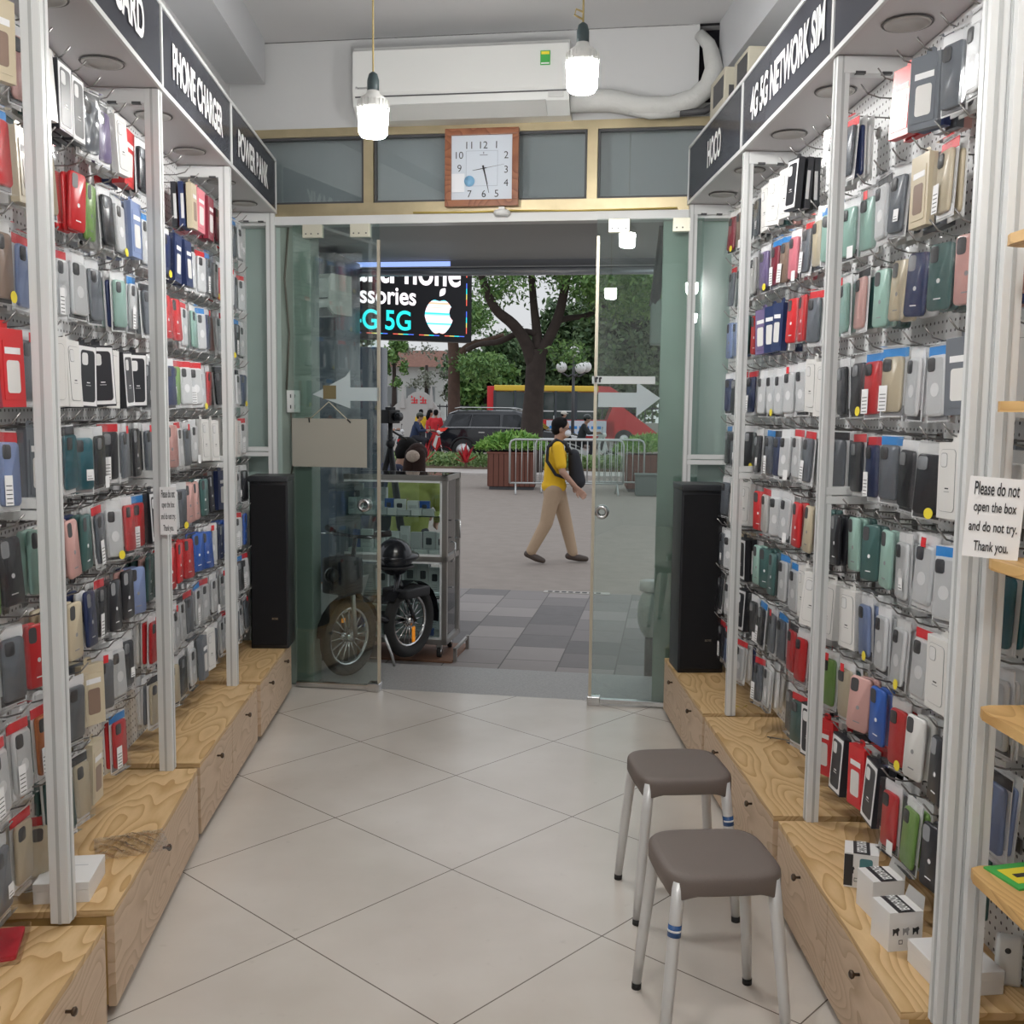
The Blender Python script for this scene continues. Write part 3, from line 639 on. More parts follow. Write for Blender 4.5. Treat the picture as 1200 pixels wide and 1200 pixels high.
BAYS = [  # name, side, pA, pB, rows (near -> far), visible rows
 ('nearest left rack',-1,(-.965,1.45),(-1.013,2.55),["bs bt bs bt","cp cr ct cr","cB cs cs cB","ba br ba br","cc cc cc cl","ck se se sk","cP cP cc cs","cc cs cc cc","ct cc cs ct"],(4,8)),
 ('under memory card sign',-1,(-1.013,2.55),(-1.065,3.65),["cp bw bk bk cs cu bw br","bt ct .. sr se ck cc bl","cl cc cc cc cs .. cm cc","cs bw bw bk bk bw bk bk","bs co cT cT ck ck cs sk","sm sw sp sg cs cc cr cr","sr st st sn ck sk sk sl","co cs cs bt cs cc ck ..",".. cg ct bt .. cr .. .."],(0,8)),
 ('under phone charger sign',-1,(-1.065,3.65),(-1.085,4.77),["ck .. .. .. .. bt bP ba","cc cc cn bn bn cc cc cs","cs cn sr sr cc cm cc cn","ck cs cn ce cc cc cc cr","cs sl sp cc cs cc bw bw","bk bw cc cs sp sp sg sk","sg sg sr sr sr sb sb cc","cr ck cc cc cs cc cc cc","ct cc ct ck cc bs bw cs"],(0,8)),
 ('under power bank sign',-1,(-1.085,4.77),(-1.09,5.87),["ca cr cc cs cc","cc cr cc cs cc","cc cs cc ck cc","ck sk cc cc cn","bw co bo bw cc","bn bk bw cc ck","sn sb sn cc sb","cc cs cc ck cc","cc cc cs cc cs"],(0,5)),
 ('beside wooden shelves',1,(1.09,.86),(1.09,1.94),["cn cc ck cn","cn ck cc ck","ck cs cn ck","cw bw ck cn","bs bw ck bs","bk cl bt bk","ck bk ck cs","ck cc cl ck","cl ck cc sl"],(4,8)),
 ('under blank right sign',1,(1.065,2.02),(1.105,3.155),["cl cB cc cs bs br .. ..",".. .. .. ct bt cs cc cm","sp sp sp sg sn st sm cp","bw bc bs cc cc ct cr ck","cw bw bw ck ck cs cn ck","cT cT cc cc cc sm sg sm","cc bw bw cc cc cc cl bw","cl bw sk sw cr sb sp ct",".. sp sk ce cr bk br bk"],(0,8)),
 ('under network sim sign',1,(1.105,3.155),(1.135,4.30),["cs cc .. .. bk bw bw bw","cm cm ct cs cP cB ca cu","cm sm cs sr sr bn bn bu","ck bw bw cc cc cc cc cc","cs cs cs cc cc cn cs ck","sk sg st sr cc cc cw sr","bw bw bw cc cc sg sg sm","ce cr cr cr cs cs ck ck","br bk cg ck .. cc cs .."],(0,8)),
 ('beside right speaker',1,(1.135,4.30),(1.15,5.40),["cs cs cB ca","cw cw cs cs","sr sg cl sl","cn ck ck cn","ck cc cs ck","bw bw cc cs","bk bt cc cs","bk cT cc ck","cc cs cl ck"],(0,4)),
]
RZ = [2.505,2.262,2.02,1.775,1.535,1.295,1.065,.84,.615]
def m_hook():
    g = MB(); g.tube([(0,.0,0),(0,-.115,.004),(0,-.150,.014),(0,-.172,.040)],.0024,WIRE,5); g.tube([(0,.0,-.022),(0,-.010,-.022),(0,-.012,-.003)],.002,WIRE,4)
    return g.mesh('wire_hook')
def m_hookp():
    g = MB(); g.box((-.012,-.004,-.028),(.012,.0,.006),WIRE); return g.mesh('hook_plate')
hooks=[]; packs=[]
for bi,(bn,side,pA,pB,rows,(k0,k1)) in enumerate(BAYS):
    for ri,row in enumerate(rows):
        if bn=='beside wooden shelves' and ri>6: continue
        tk = row.split(); n = k1-k0
        for i in range(n):
            tok = tk[i % len(tk)]; NH = 8; s_ = (k0+i+.62)/(NH+.25) if k1<=8 else .5
            if bn=='under power bank sign' or bn=='beside right speaker': s_ = (i+.6)/8.25
            x = pA[0]+(pB[0]-pA[0])*s_ + side*.203; y = pA[1]+(pB[1]-pA[1])*s_; z = (RZ[ri] if bn!='beside wooden shelves' else (2.42,2.19,1.885,1.575,1.275,.98,.65)[ri])+R.uniform(-.008,.008)
            P = px((x-side*.15,y,z-.1))
            if not (-55<P[0]<1240 and -90<P[1]<1260): continue
            if y>5.75: continue
            rz = PI/2 if side<0 else -PI/2
            hooks.append((y,(x,y,z),rz,bn,ri,k0+i))
            if tok=='..': continue
            low = ri==8 and bn.startswith('near')
            nb = R.choice((1,2,2,3)); yawj = R.choice((0,0,.12,.2,.3,.5))*R.uniform(.5,1)
            off = R.uniform(.125,.14)
            for d in range(nb+1):
                ty,k = tok[0],tok[1]
                if d and R.random()<.35: k = R.choice('cccskwgpn')
                o_ = off - d*(.030 if ty=='b' else .024)
                zz = z + .004*(o_/.115) - .006
                yj = yawj*(1-.3*d)+R.uniform(-.05,.05)
                roll_ = R.uniform(-.05,.05)
                # turn faces toward the near end of the aisle
                rot = (R.uniform(-.06,.02), roll_, rz + (-yj if side<0 else yj))
                packs.append(dict(ty=ty,k=k,d=d,P=(x-side*o_, y, zz),rot=rot,bn=bn,ri=ri,hi=k0+i,key=(d*2.5+y, )))
hooks.sort(key=lambda h:h[0])
hm, hp = m_hook(), m_hookp()
rest=[]
for j,(y,P,rz,bn,ri,hi) in enumerate(hooks):
    if j<300:
        o_ = link('wire_hook', hm, None, P, rz, f"bent wire hook, {ORD[hi]} along in {ORD[ri]} row down, {bn}", 'hook', 'wire hooks on the pegboards')
        if y<4: link('hook_plate', hp, o_)
    else: rest.append((P,rz))
def merge(name, items, label, cat):
    g = MB()
    for me,P,rot in items:
        M = Matrix.Translation(P) @ (Euler(rot).to_matrix().to_4x4() if hasattr(rot,'__len__') else Matrix.Rotation(rot,4,'Z'))
        for mi_,mt in enumerate(me.materials):
            fs=[list(p.vertices) for p in me.polygons if p.material_index==mi_]
            sm = any(p.use_smooth for p in me.polygons)
            g.raw([v.co for v in me.vertices] if mi_==0 else [v.co for v in me.vertices], fs, mt, sm, M)
    return tag(g.build(name), label, cat, None, 'stuff')
if rest: merge('wire_hook', [(hm,P,rz) for P,rz in rest], 'remaining small wire hooks at the far ends of the racks', 'hook')
for ty in 'cbs':
    L_ = sorted([p for p in packs if p['ty']==ty], key=lambda p:p['key']); nm,lb,cat = TN[ty]; rest=[]
    for j,p in enumerate(L_):
        pl = cached(('pl',ty,p['k']), lambda: m_plain(ty,p['k']))
        if j>=295: rest.append((pl,p['P'],p['rot'])); continue
        pos = ('front','second','third','fourth')[p['d']]
        lab = f"{COL[p['k']][0]} {lb}, {pos} on {ORD[p['hi']]} hook, {ORD[p['ri']]} row, {p['bn']}"
        grp = f"{cat}s hanging on the pegboard racks"
        if p['d']: link(nm, pl, None, p['P'], p['rot'], lab, cat, grp); continue
        t = link(nm, None, None, p['P'], p['rot'], lab, cat, grp); k=p['k']; v=R.randrange(12)
        if ty=='c':
            link('card_backing', cached(('cd',v%9), lambda: m_card(k,v%9)), t); link('phone_case', cached(('cs',k), lambda: m_case(k)), t)
            link('clear_cover', cached('cv', m_cover), t)
            if v%2: link('sticker', cached(('st',v%5), lambda: m_sticker(v%5)), t)
        elif ty=='b':
            link('box_body', cached(('bb',k), lambda: m_boxb(k)), t); link('printed_picture', cached(('bp',k,v%2), lambda: m_boxp(k,v)), t)
        else:
            link('case_shell', cached(('sh',k), lambda: m_shell(k)), t); link('camera_cutout', cached(('cu',k), lambda: m_cut(k)), t)
            if v%3==0: link('clear_bag', cached('bg', m_bag), t)
    if rest: merge(nm, rest, f"remaining small {lb}s at the back and far ends of racks", cat)
print('hooks',len(hooks),'packs',len(packs),{t:sum(p['ty']==t for p in packs) for t in 'cbs'})

# ------------------------------------------------------------------ loose items on cabinets
def smallbox(name, label, cat, loc, rot, w, d, h, m=PLAST, group=None):
    t = thing(name, label, cat, loc, rot, group)
    g = MB(); g.box((-w/2,-d/2,0),(w/2,d/2,h*.62), m, bev=.002); g.build('box_base', t)
    g = MB(); g.box((-w/2-.0008,-d/2-.0008,h*.62),(w/2+.0008,d/2+.0008,h), m, bev=.002); g.box((-w*.2,-d*.3,h),(w*.12,-d*.05,h+.0004),mat('print_pale',(.55,.56,.58),.6)); g.box((-w*.3,d*.12,h),(w*.3,d*.14,h+.0004),MATS['print_pale']); g.build('box_lid', t)
    return t
WB = mat('box_white',(.78,.77,.76),.5)
smallbox('white_box','flat white carton behind the nearest left post','box',(-1.06,2.72,.30),.1,.14,.17,.055,WB)
smallbox('white_box','flat white carton lying half behind the right double post','box',(1.135,2.235,.30),.08,.145,.16,.055,WB)
def holder(label, loc, rot, open_flap=True):
    t = thing('phone_holder_box', label, 'box', loc, rot, 'small printed holder boxes'); w,d,h=.088,.085,.098
    g = MB(); g.box((-w/2,-d/2,0),(w/2,d/2,h), WB, bev=.0008); g.build('box_body', t)
    g = MB(); g.box((-.022,-d/2-.001,h),(.022,d/2,h+.0008), mat('band_black',(.03,.03,.035),.5)); g.build('top_band', t)
    o_ = addtext(t,'PHONE HOLDER',LETTER,(0,0,h+.0022),width=.078,height=.026,bold=.03); o_.rotation_euler=(-PI/2,0,-PI/2)
    g = MB(); g.raw([(w/2,-d/2,h),(w/2,d/2,h),(w/2+.006,d/2-.006,h+.032),(w/2+.006,-d/2+.006,h+.032)],[(0,1,2,3),(3,2,1,0)],WB); g.build('open_flap', t)
    g = MB()
    for k in range(3):
        x=-.026+k*.026
        g.prism([(x-.008,.046),(x-.009,.058),(x-.003,.056),(x+.006,.060),(x+.009,.054),(x+.006,.050),(x+.006,.040),(x+.003,.040),(x+.001,.047),(x-.003,.047),(x-.006,.040),(x-.008,.040)],-d/2-.0008,-d/2-.0002,(INK,PRINTG,INK)[k],'y')
    for x in (-.018,.018):
        g.box((x,-d/2-.0008,.018),(x+.010,-d/2-.0002,.0195),INK); g.box((x,-d/2-.0008,.027),(x+.010,-d/2-.0002,.0285),INK); g.box((x,-d/2-.0008,.018),(x+.0012,-d/2-.0002,.0285),INK); g.box((x+.009,-d/2-.0008,.018),(x+.010,-d/2-.0002,.0285),INK)
    g.build('printed_figures', t)
    return t
holder('white holder box with black figures, nearest of the three', (1.065,2.395,.30), .12)
holder('white holder box standing behind the nearest one', (1.09,2.56,.30), .10)
t = holder('white holder box tipped open with black side band, farthest of three', (1.10,2.72,.30), -.35)
g = MB(); g.box((-.045,-.0435,.005),(-.022,-.0428,.094), MATS['band_black']); g.prism(rrect(.034,.07,.006,3,.012,.05),-.0436,-.0428,mat('teal_print',(.08,.22,.24),.5),'y'); g.build('side_print', t)
t = thing('power_adapter','white upright power adapter with cable at the right edge','adapter',(1.245,2.205,.30),-.35)
g = MB(); g.box((-.028,-.014,.0),(.028,.014,.115),PLAST,bev=.009); g.build('body', t); g = MB(); g.sph((-.004,-.0145,.085),.007,DARK,10,(1,.2,1)); g.build('socket_hole', t)
g = MB(); g.tube([(.028,0,.06),(.05,0,.058),(.06,.01,.03),(.04,.02,.004),(.0,.06,.004),(.05,.09,.004)],.003,PLAST,6); g.build('cable', t)
t = thing('red_pouch','flat red pouch in clear plastic on nearest left cabinet','pouch',(-1.115,2.43,.292),.25)
g = MB(); g.prism(rrect(.085,.15,.01,3),.001,.012,mat('pouch_red',(.60,.03,.05),.5)); g.build('pouch', t); g = MB(); g.prism(rrect(.11,.19,.012,3),.0,.014,BAG); g.build('clear_wrap', t)
t = thing('plastic_bag','crumpled clear plastic bag lying on the left cabinet','plastic bag',(-.985,2.99,.30),.4)
vs=[];fs=[];n=22; RB=random.Random(3)
for i in range(n+1):
    for j in range(n+1):
        u=i/n-.5;v=j/n-.5; vs.append((u*.20+RB.uniform(-.003,.003),v*.17+RB.uniform(-.003,.003),.004+(.018*(1-(2*u)**2)*(1-(2*v)**2)*(.5+.5*math.sin(u*31+v*17)))+RB.uniform(0,.005)))
for i in range(n):
    for j in range(n): a=i*(n+1)+j; fs.append((a,a+n+1,a+n+2,a+1))
g = MB(); g.raw(vs,fs,clear('bag_film',(.93,.93,.92),.10,.12),True); g.build('film', t)
t = thing('leaning_case_pack','cream phone case in framed pack leaning on the left pegboard','packaged phone case',(-1.135,2.735,.50),(math.radians(-10),math.radians(8),PI/2-.75))
link('card_backing', cached(('cd',1), lambda: m_card('t',1)), t); link('phone_case', cached(('cs','t'), lambda: m_case('t')), t); link('clear_cover', cached('cv', m_cover), t)
t = thing('green_packet','green and yellow printed packet on the lowest wooden shelf','packet',(1.10,1.90,.70),.2)
g = MB(); g.box((-.06,-.05,0),(.06,.05,.004),GREEN); g.box((-.045,-.03,.004),(.05,.03,.0048),YEL); g.box((-.03,-.008,.0048),(.045,.006,.0054),INK); g.build('packet_body', t)
t = thing('vent_unit','beige slotted electrical unit on top of the right rack','electrical box',(1.24,4.95,2.93),0)
BG = mat('beige_plastic',(.50,.47,.38),.5)
g = MB(); g.box((-.09,-.14,0),(.09,.14,.22),BG,bev=.006); g.build('housing', t); g = MB()
for k in range(14): g.box((-.092,-.12+k*.014,.09),(-.088,-.113+k*.014,.19),DARK)
g.box((-.07,-.142,.05),(-.02,-.139,.14),DARK); g.build('vent_slots', t)
t = thing('vent_unit','second beige slotted unit on the right rack, nearer the camera','electrical box',(1.25,4.60,2.93),0)
g = MB(); g.box((-.08,-.12,0),(.08,.12,.20),BG,bev=.006); g.build('housing', t); g = MB()
for k in range(12): g.box((-.082,-.1+k*.014,.08),(-.078,-.093+k*.014,.18),DARK)
g.build('vent_slots', t)
g = MB(); g.tube([(1.20,4.40,.305),(1.16,4.45,.31),(1.19,4.36,.30),(1.24,4.42,.306)],.003,MATS['yellow_wire'],6); g.tube([(1.20,5.02,.304),(1.245,4.98,.5),(1.25,4.95,.75)],.003,BLACK,6)
tag(g.build('loose_wire'),'loose wire looped on the cabinet beside right speaker','cable')
t = thing('spare_hook','spare wire hook lying on the cabinet behind the stools','hook',(1.205,3.98,.306),.9)
link('hook_wire', hm, t)
# ------------------------------------------------------------------ outside: ground, canopy, sign
GZ = -.12
PAVE = PAVER
b = MB(); b.box((-14,.60,GZ-.1),(16,4.05,GZ), PAVE); onfront(tag(b.build('sidewalk'),kind='structure'))
ASPH = mat('asphalt',(.27,.23,.20),.85,noise=.16,nscale=6,bump=.3,bscale=150)
b = MB(); b.box((-40,4.05,GZ-.1),(45,60,GZ-.004), ASPH); onfront(tag(b.build('road'),kind='structure'))
b = MB(); b.box((-40,20.6,GZ-.05),(45,22.4,GZ+.05), mat('kerb_stone',(.50,.46,.43),.8,noise=.12,nscale=4)); onfront(tag(b.build('kerb'),kind='structure'))
b = MB(); b.box((-40,22.4,GZ-.05),(45,25.0,GZ+.10), mat('bed_soil',(.16,.12,.08),.9,noise=.3,nscale=6)); onfront(tag(b.build('planting_bed_ground'),kind='structure'))
CANOPY = mat('canopy_grey',(.42,.42,.41),.6)
b = MB(); b.box((-3.2,.12,2.645),(3.2,1.78,2.70), CANOPY); b.box((-3.2,.12,2.70),(3.2,.2,3.6), mat('canopy_back',(.66,.66,.66),.6)); onfront(tag(b.build('ceiling_outside'),kind='structure'))
t = thing('shutter_beam','long metal beam along the outer edge of the entrance canopy','beam',W(0,1.87,2.58),-AL)
g = MB(); g.box((-3.2,-.05,.02),(3.2,.06,.11), mat('beam_housing',(.16,.16,.17),.5)); g.build('housing', t)
g = MB(); g.cyl((-3.2,-.02,-.005),(3.2,-.02,-.005),.032,mat('beam_metal',(.50,.52,.56),.25,metal=.7),12); g.build('tube', t)
g = MB(); g.box((-3.2,-.055,.028),(-.50,-.05,.062), mat('beam_painted_glow',(.25,.3,.5),.3,emit=(.30,.42,.9),es=1.0)); g.box((-3.2,-.058,.018),(3.2,-.052,.026),mat('beam_edge',(.5,.5,.5),.3)); g.build('painted_glow_and_edge', t)  # emissive blue strip stands in for LED light reflected on the beam; plain edge below
# grate
t = thing('drain_grate','pale drain cover with a row of dark holes by the kerb','drain',W(.26,4.02,GZ),-AL)
g = MB(); g.box((-.32,-.05,0),(.30,.06,.006), mat('grate_pale',(.42,.39,.36),.8)); g.build('slab', t)
g = MB()
for k in range(8): g.prism(rrect(.045,.05,.01,2,-.26+k*.065,.0),.006,.008,BLACK)
g.build('drain_holes', t)
# LED sign
LS, LC = .342, .94
def Ls(pxx): r=(548-pxx)/f; return 8.4*r/(LC+r*LS)
LEDROT = math.atan2(LS, LC)
t = thing('led_sign','glowing black sign with white and cyan letters and fruit emblem','sign',(0.0,8.4,2.12),LEDROT)
Lw = Ls(350)
g = MB(); g.box((-Lw,-.03,0),(.015,.08,.92), mat('led_black',(.008,.008,.012),.35)); g.build('panel', t)
LEDM = mat_led(); CY = mat('led_cyan',(0,0,0),.5,emit=(.02,.85,.9),es=1.1); WH = mat('led_white',(0,0,0),.5,emit=(1,.93,.97),es=1.25)
def zl(py): return (403-py)*.00695-.01
def ltext(s_, m, x0, x1, y0, y1):
    a,b_ = Ls(x0), Ls(x1); addtext(t, s_, m, (-(a+b_)/2,-.033,(zl(y0)+zl(y1))/2), width=a-b_, height=zl(y0)-zl(y1), bold=.018)
ltext('SmartPhone', WH, 374, 537, 309, 340); ltext('Accessories', WH, 372, 486, 343, 363); ltext('Sim 4G 5G', CY, 366, 480, 369, 391)
g = MB()
cx, cz, s_ = -(Ls(493)+Ls(532))/2, (zl(355)+zl(393))/2, .155
pts=[]
for a in range(0,48):
    th=2*PI*a/48; r=1-.10*math.cos(2*th+PI*.0)*.6; x_=r*math.cos(th)*.92; z_=r*math.sin(th)*.98
    if math.sin(th)>0: z_-=.16*math.exp(-(x_/.22)**2)
    else: z_+=.13*math.exp(-(x_/.2)**2); x_*=1-.22*abs(math.sin(th))
    dx,dz=x_-1.10,z_-.24; dd=math.hypot(dx,dz)
    if dd<.50: x_,z_=1.10+dx/dd*.50,.24+dz/dd*.50
    pts.append((cx+x_*s_*.88,cz+z_*s_*.88))
g.prism(pts,-.036,-.033,LEDM,'y'); g.build('emblem', t)
g = MB(); lf=[]
for a in range(9): u=a/8; lf.append((cx+(.02+.30*u+.12*math.sin(u*PI))*s_, cz+(1.02+.42*u-.08*math.sin(u*PI))*s_))
for a in range(8,-1,-1): u=a/8; lf.append((cx+(.02+.30*u-.10*math.sin(u*PI))*s_, cz+(1.02+.42*u+.12*math.sin(u*PI))*s_))
g.prism(lf,-.036,-.033,WH,'y'); g.build('emblem_leaf', t)
g = MB(); RC_=[mat('led_r',(0,0,0),.5,emit=(1,.15,.1),es=1),mat('led_y',(0,0,0),.5,emit=(.9,.8,.2),es=1),CY,mat('led_b',(0,0,0),.5,emit=(.1,.2,1),es=1)]
def dash(x0,z0,x1,z1):
    for k in range(4):
        a,b_=k/4,(k+1)/4; g.box((min(x0+(x1-x0)*a,x0+(x1-x0)*b_)-.003,-.035,min(z0+(z1-z0)*a,z0+(z1-z0)*b_)-.003),(max(x0+(x1-x0)*a,x0+(x1-x0)*b_)+.003,-.033,max(z0+(z1-z0)*a,z0+(z1-z0)*b_)+.003),RC_[k])
for k in range(7): x0=-.05-k*.21; dash(x0-.16,.045,x0,.045)
for k in range(4): dash(-.03,.07+k*.22,-.03,.07+k*.22+.17)
g.build('border_dashes', t)
# neighbouring columns, modelled reflection of an air conditioner
COLD = mat('column_dark',(.045,.06,.085),.25,noise=.2,nscale=4)
b = MB(); b.box((-1.75,1.05,GZ),(-1.10,1.6,2.6), mat('column_bluegrey',(.085,.105,.13),.3,noise=.2,nscale=3), bev=.01); onfront(tag(b.build('pillar'),kind='structure'))
b = MB(); b.box((-1.48,2.05,GZ),(-1.42,2.15,2.28), mat('column_cyan',(.30,.42,.48),.4)); onfront(tag(b.build('pillar'),kind='structure'))
b = MB(); b.box((-1.62,3.25,GZ),(-1.42,3.45,2.12), COLD, bev=.01); onfront(tag(b.build('pillar'),kind='structure'))
t = thing('reflected_unit','pale modelled reflection of a split air conditioner seen in left door','air conditioner',(-.875,6.5,2.275),-.62)  # solid shape added for an air conditioner's reflection in the glass
g = MB(); g.prism([(.10,-.12),(-.05,-.12),(-.10,-.08),(-.11,.09),(-.08,.12),(.10,.12)],-.12,.12,AC,'x'); g.build('body', t)
g = MB(); g.prism([(-.101,-.082),(-.05,-.1225),(-.055,-.128),(-.106,-.088)],-.10,.10,PRINTG,'x'); g.box((-.115,-.112,-.03),(.115,-.108,-.024),DARK); g.build('air_flap', t)
# display case
SS = mat('dull_steel',(.36,.34,.32),.35,metal=.8)
CR = -.21
t = thing('display_case','glass display case on casters full of white accessory boxes','display case',(-.135,6.93,0),CR)
cw, cd, z0, z1 = .80, .42, -.01, 1.145
g = MB()
for x_ in (-cw,-.035):
    for y_ in (0,cd-.035): g.box((x_,y_,z0),(x_+.035,y_+.035,z1),SS)
for z_ in (z0,.56,z1-.035):
    for y_ in (0,cd-.035): g.box((-cw,y_,z_),(0,y_+.035,z_+.035),SS)
    for x_ in (-cw,-.035): g.box((x_,0,z_),(x_+.035,cd,z_+.035),SS)
g.build('frame', t)
g = MB()
for (a,b_) in ((z0+.035,.56),(.595,z1-.035)):
    for q in ((-cw+.035,a,-cw+.05,b_),(-.05,a,-.035,b_),(-cw+.035,a,-.035,a+.015),(-cw+.035,b_-.015,-.035,b_)): g.box((q[0],.004,q[1]),(q[2],.02,q[3]),FRAME)
g.build('inner_frame', t)
g = MB(); g.box((-cw+.03,.012,z0+.03),(-.03,.016,z1-.03),GLASSC); g.box((-.018,.03,z0+.03),(-.014,cd-.03,z1-.03),GLASSC); g.box((-cw+.014,.03,z0+.03),(-cw+.018,cd-.03,z1-.03),GLASSC); g.box((-cw+.01,.01,z1-.006),(-.01,cd-.01,z1),GLASSC); g.build('glass_panes', t)
for z_ in (.30,.86):
    g = MB(); g.box((-cw+.03,.03,z_),(-.03,cd-.03,z_+.008), clear('shelf_glass',(.85,.93,.91),.08,.0)); g.build('glass_shelf', t)
g = MB(); g.box((-cw+.02,.02,z0+.03),(-.02,cd-.02,z0+.04),FRAME); g.box((-cw+.02,.02,.565),(-.02,cd-.02,.575),FRAME); g.build('solid_shelf', t)
for x_ in (-cw+.06,-.06):
    for y_ in (.05,cd-.05):
        g = MB(); g.cyl((x_-.012,y_,-.068),(x_+.012,y_,-.068),.038,RUBBER,18); g.cyl((x_-.014,y_,-.068),(x_+.014,y_,-.068),.018,CHROME,12); g.box((x_-.018,y_-.015,-.05),(x_+.018,y_+.015,-.01),STEEL); g.build('caster', t)
g = MB(); g.tube([(0,.25,.70),(.035,.25,.70),(.035,.25,.82),(0,.25,.82)],.006,CHROME,6); g.build('handle', t)
g = MB(); g.tube([(0,.12,.55),(.03,.12,.56),(.03,.12,.68),(0,.12,.69)],.006,CHROME,6); g.build('handle', t)
RG = random.Random(11)
CM = Matrix.Translation((-.135,6.93,0)) @ Matrix.Rotation(CR,4,'Z')
GR = [mat('goods_white',(.68,.69,.68),.4), mat('goods_grey',(.50,.51,.51),.4), mat('goods_blue',(.03,.10,.38),.4), mat('goods_dark',(.05,.05,.06),.4)]
k_=0
for (zs,hs,xs,xe,yy) in ((.868,(.08,.13),-.74,-.12,.12),(.868,(.03,.05),-.70,-.08,.06),(.575,(.15,.20),-.75,-.05,.22),(.575,(.04,.06),-.72,-.08,.10),(.308,(.16,.21),-.75,-.05,.26),(.03,(.15,.22),-.75,-.06,.28),(.03,(.03,.05),-.6,-.05,.12),(.868,(.14,.22),-.76,-.50,.26)):
    x_=xs
    while x_<xe:
        w2=RG.uniform(.06,.10); h2=RG.uniform(*hs); 
        if x_+w2>xe+.02: break
        mm = GR[2] if RG.random()<.12 else (GR[1] if RG.random()<.3 else GR[0]); k_+=1
        shelf = {.868:'top shelf',.575:'middle shelf',.308:'third shelf',.03:'bottom'}[zs]
        P = CM @ Vector((x_+w2/2,yy,zs)); row_='tall' if h2>.12 else ('low' if h2<.07 else 'medium')
        t = thing('accessory_box', f"{row_} {('white','pale grey','blue')[GR.index(mm)]} accessory box on {shelf} of the glass display case", 'box', P, CR+RG.uniform(-.1,.1), 'accessory boxes in the display case')
        g = MB(); g.box((-w2/2,-.02,0),(w2/2,.02,h2),mm,bev=.001); g.build('carton', t)
        if h2>.07:
            g = MB(); 
            if RG.random()<.5: g.prism(rrect(w2*.5,h2*.3,.008,3,0,h2*.6),-.0212,-.0202,GR[3],'y'); 
            else: g.box((-w2*.35,-.0212,h2*.45),(w2*.35,-.0202,h2*.7),GR[1])
            for q in range(3): g.box((-w2*.3,-.0212,h2*(.12+.08*q)),(w2*.25,-.0202,h2*(.14+.08*q)),PRINTG)
            g.build('printed_front', t)
        x_+=w2+RG.uniform(.004,.02)
# platform under case, ledge, white box
t = thing('wooden_platform','low reddish wooden platform on metal legs under display case','platform',(-.135,6.93,0),CR)
g = MB(); g.box((-.78,-.05,-.119),(.05,.5,-.107),mat('board_red',(.20,.10,.06),.7,noise=.2,nscale=6)); g.build('board', t)
g = MB(); g.box((.052,-.02,-.119),(.075,.0,-.02),SS); g.box((.052,-.02,-.045),(.068,.40,-.025),SS); g.box((.052,.38,-.119),(.075,.40,-.02),SS); g.build('metal_leg', t)
t = thing('stone_ledge','pale marble-topped ledge beside the left pillar outside','ledge',W(-1.03,.75,GZ),-AL)
g = MB(); g.prism([(-.35,0),(.10,0),(.10,.40),(-.02,.42),(-.35,.42)],-.15,.2,mat('ledge_grey',(.12,.12,.11),.6,noise=.3,nscale=8),'y'); g.build('base', t)
g = MB(); g.prism([(-.35,.42),(.12,.42),(.18,.62),(-.35,.50)],-.18,.22,mat('marble',(.50,.50,.48),.35,noise=.25,nscale=7),'y'); g.build('top', t)
t = thing('charger_box','small cream power brick on the marble ledge outside','adapter',W(-.90,.72,.475),-AL)
g = MB(); g.box((-.035,-.03,0),(.035,.03,.07),mat('cream_brick',(.55,.50,.40),.5),bev=.008); g.build('body', t)
g = MB(); g.tube([(-.03,-.02,.02),(-.09,-.04,.0),(-.2,-.05,.01)],.005,mat('orange_cord',(.5,.2,.08),.5),6); g.build('cord', t)
# ------------------------------------------------------------------ small vehicles
TYRE = mat('tyre',(.018,.018,.018),.8)
def wheel(parent, c, r, rw, yaxis=True, spokes=8, hub=CHROME):
    g = MB(); path=[(c[0]+r*math.cos(a*PI/16), c[1], c[2]+r*math.sin(a*PI/16)) for a in range(32)]
    g.tube(path, rw, TYRE, 8, closed=True); w_ = g.build('wheel', parent)
    g = MB(); g.tube([(c[0]+(r-rw*1.1)*math.cos(a*PI/12), c[1], c[2]+(r-rw*1.1)*math.sin(a*PI/12)) for a in range(24)], rw*.35, hub, 6, closed=True)
    g.cyl((c[0],c[1]-.03,c[2]),(c[0],c[1]+.03,c[2]),r*.16,hub,14)
    for k in range(spokes): a=2*PI*k/spokes; g.cyl((c[0],c[1],c[2]),(c[0]+(r-rw)*math.cos(a),c[1],c[2]+(r-rw)*math.sin(a)),.004 if spokes>8 else r*.05,hub,5)
    g.build('rim', w_); return w_
t = thing('electric_bicycle','dark electric bicycle parked behind left glass door','bicycle',(-.535,6.36,-.002),math.radians(55))
# +x local = rear to front reversed: front toward the viewer is -x
wheel(t,(-.29,0,.235),.205,.032,spokes=16); wheel(t,(.29,0,.235),.205,.036,spokes=16)
g = MB(); g.tube([(-.29,.05,.235),(-.31,.05,.50),(-.27,0,.60),(-.23,0,.82)],.014,BLACKG,8); g.tube([(-.29,-.05,.235),(-.31,-.05,.50),(-.27,0,.60)],.014,STEEL,8); g.build('fork', t)
g = MB(); g.tube([(-.27,0,.55),(-.10,0,.33),(.10,0,.26),(.29,.05,.235)],.024,BLACKG,8); g.tube([(.10,0,.26),(.20,0,.62)],.018,BLACKG,8); g.tube([(.18,0,.52),(.29,-.05,.235)],.012,BLACKG,8); g.build('frame', t)
g = MB(); g.tube([(-.20,-.24,.86),(-.26,-.14,.84),(-.24,0,.83),(-.26,.14,.84),(-.20,.24,.86)],.011,BLACKG,8); 
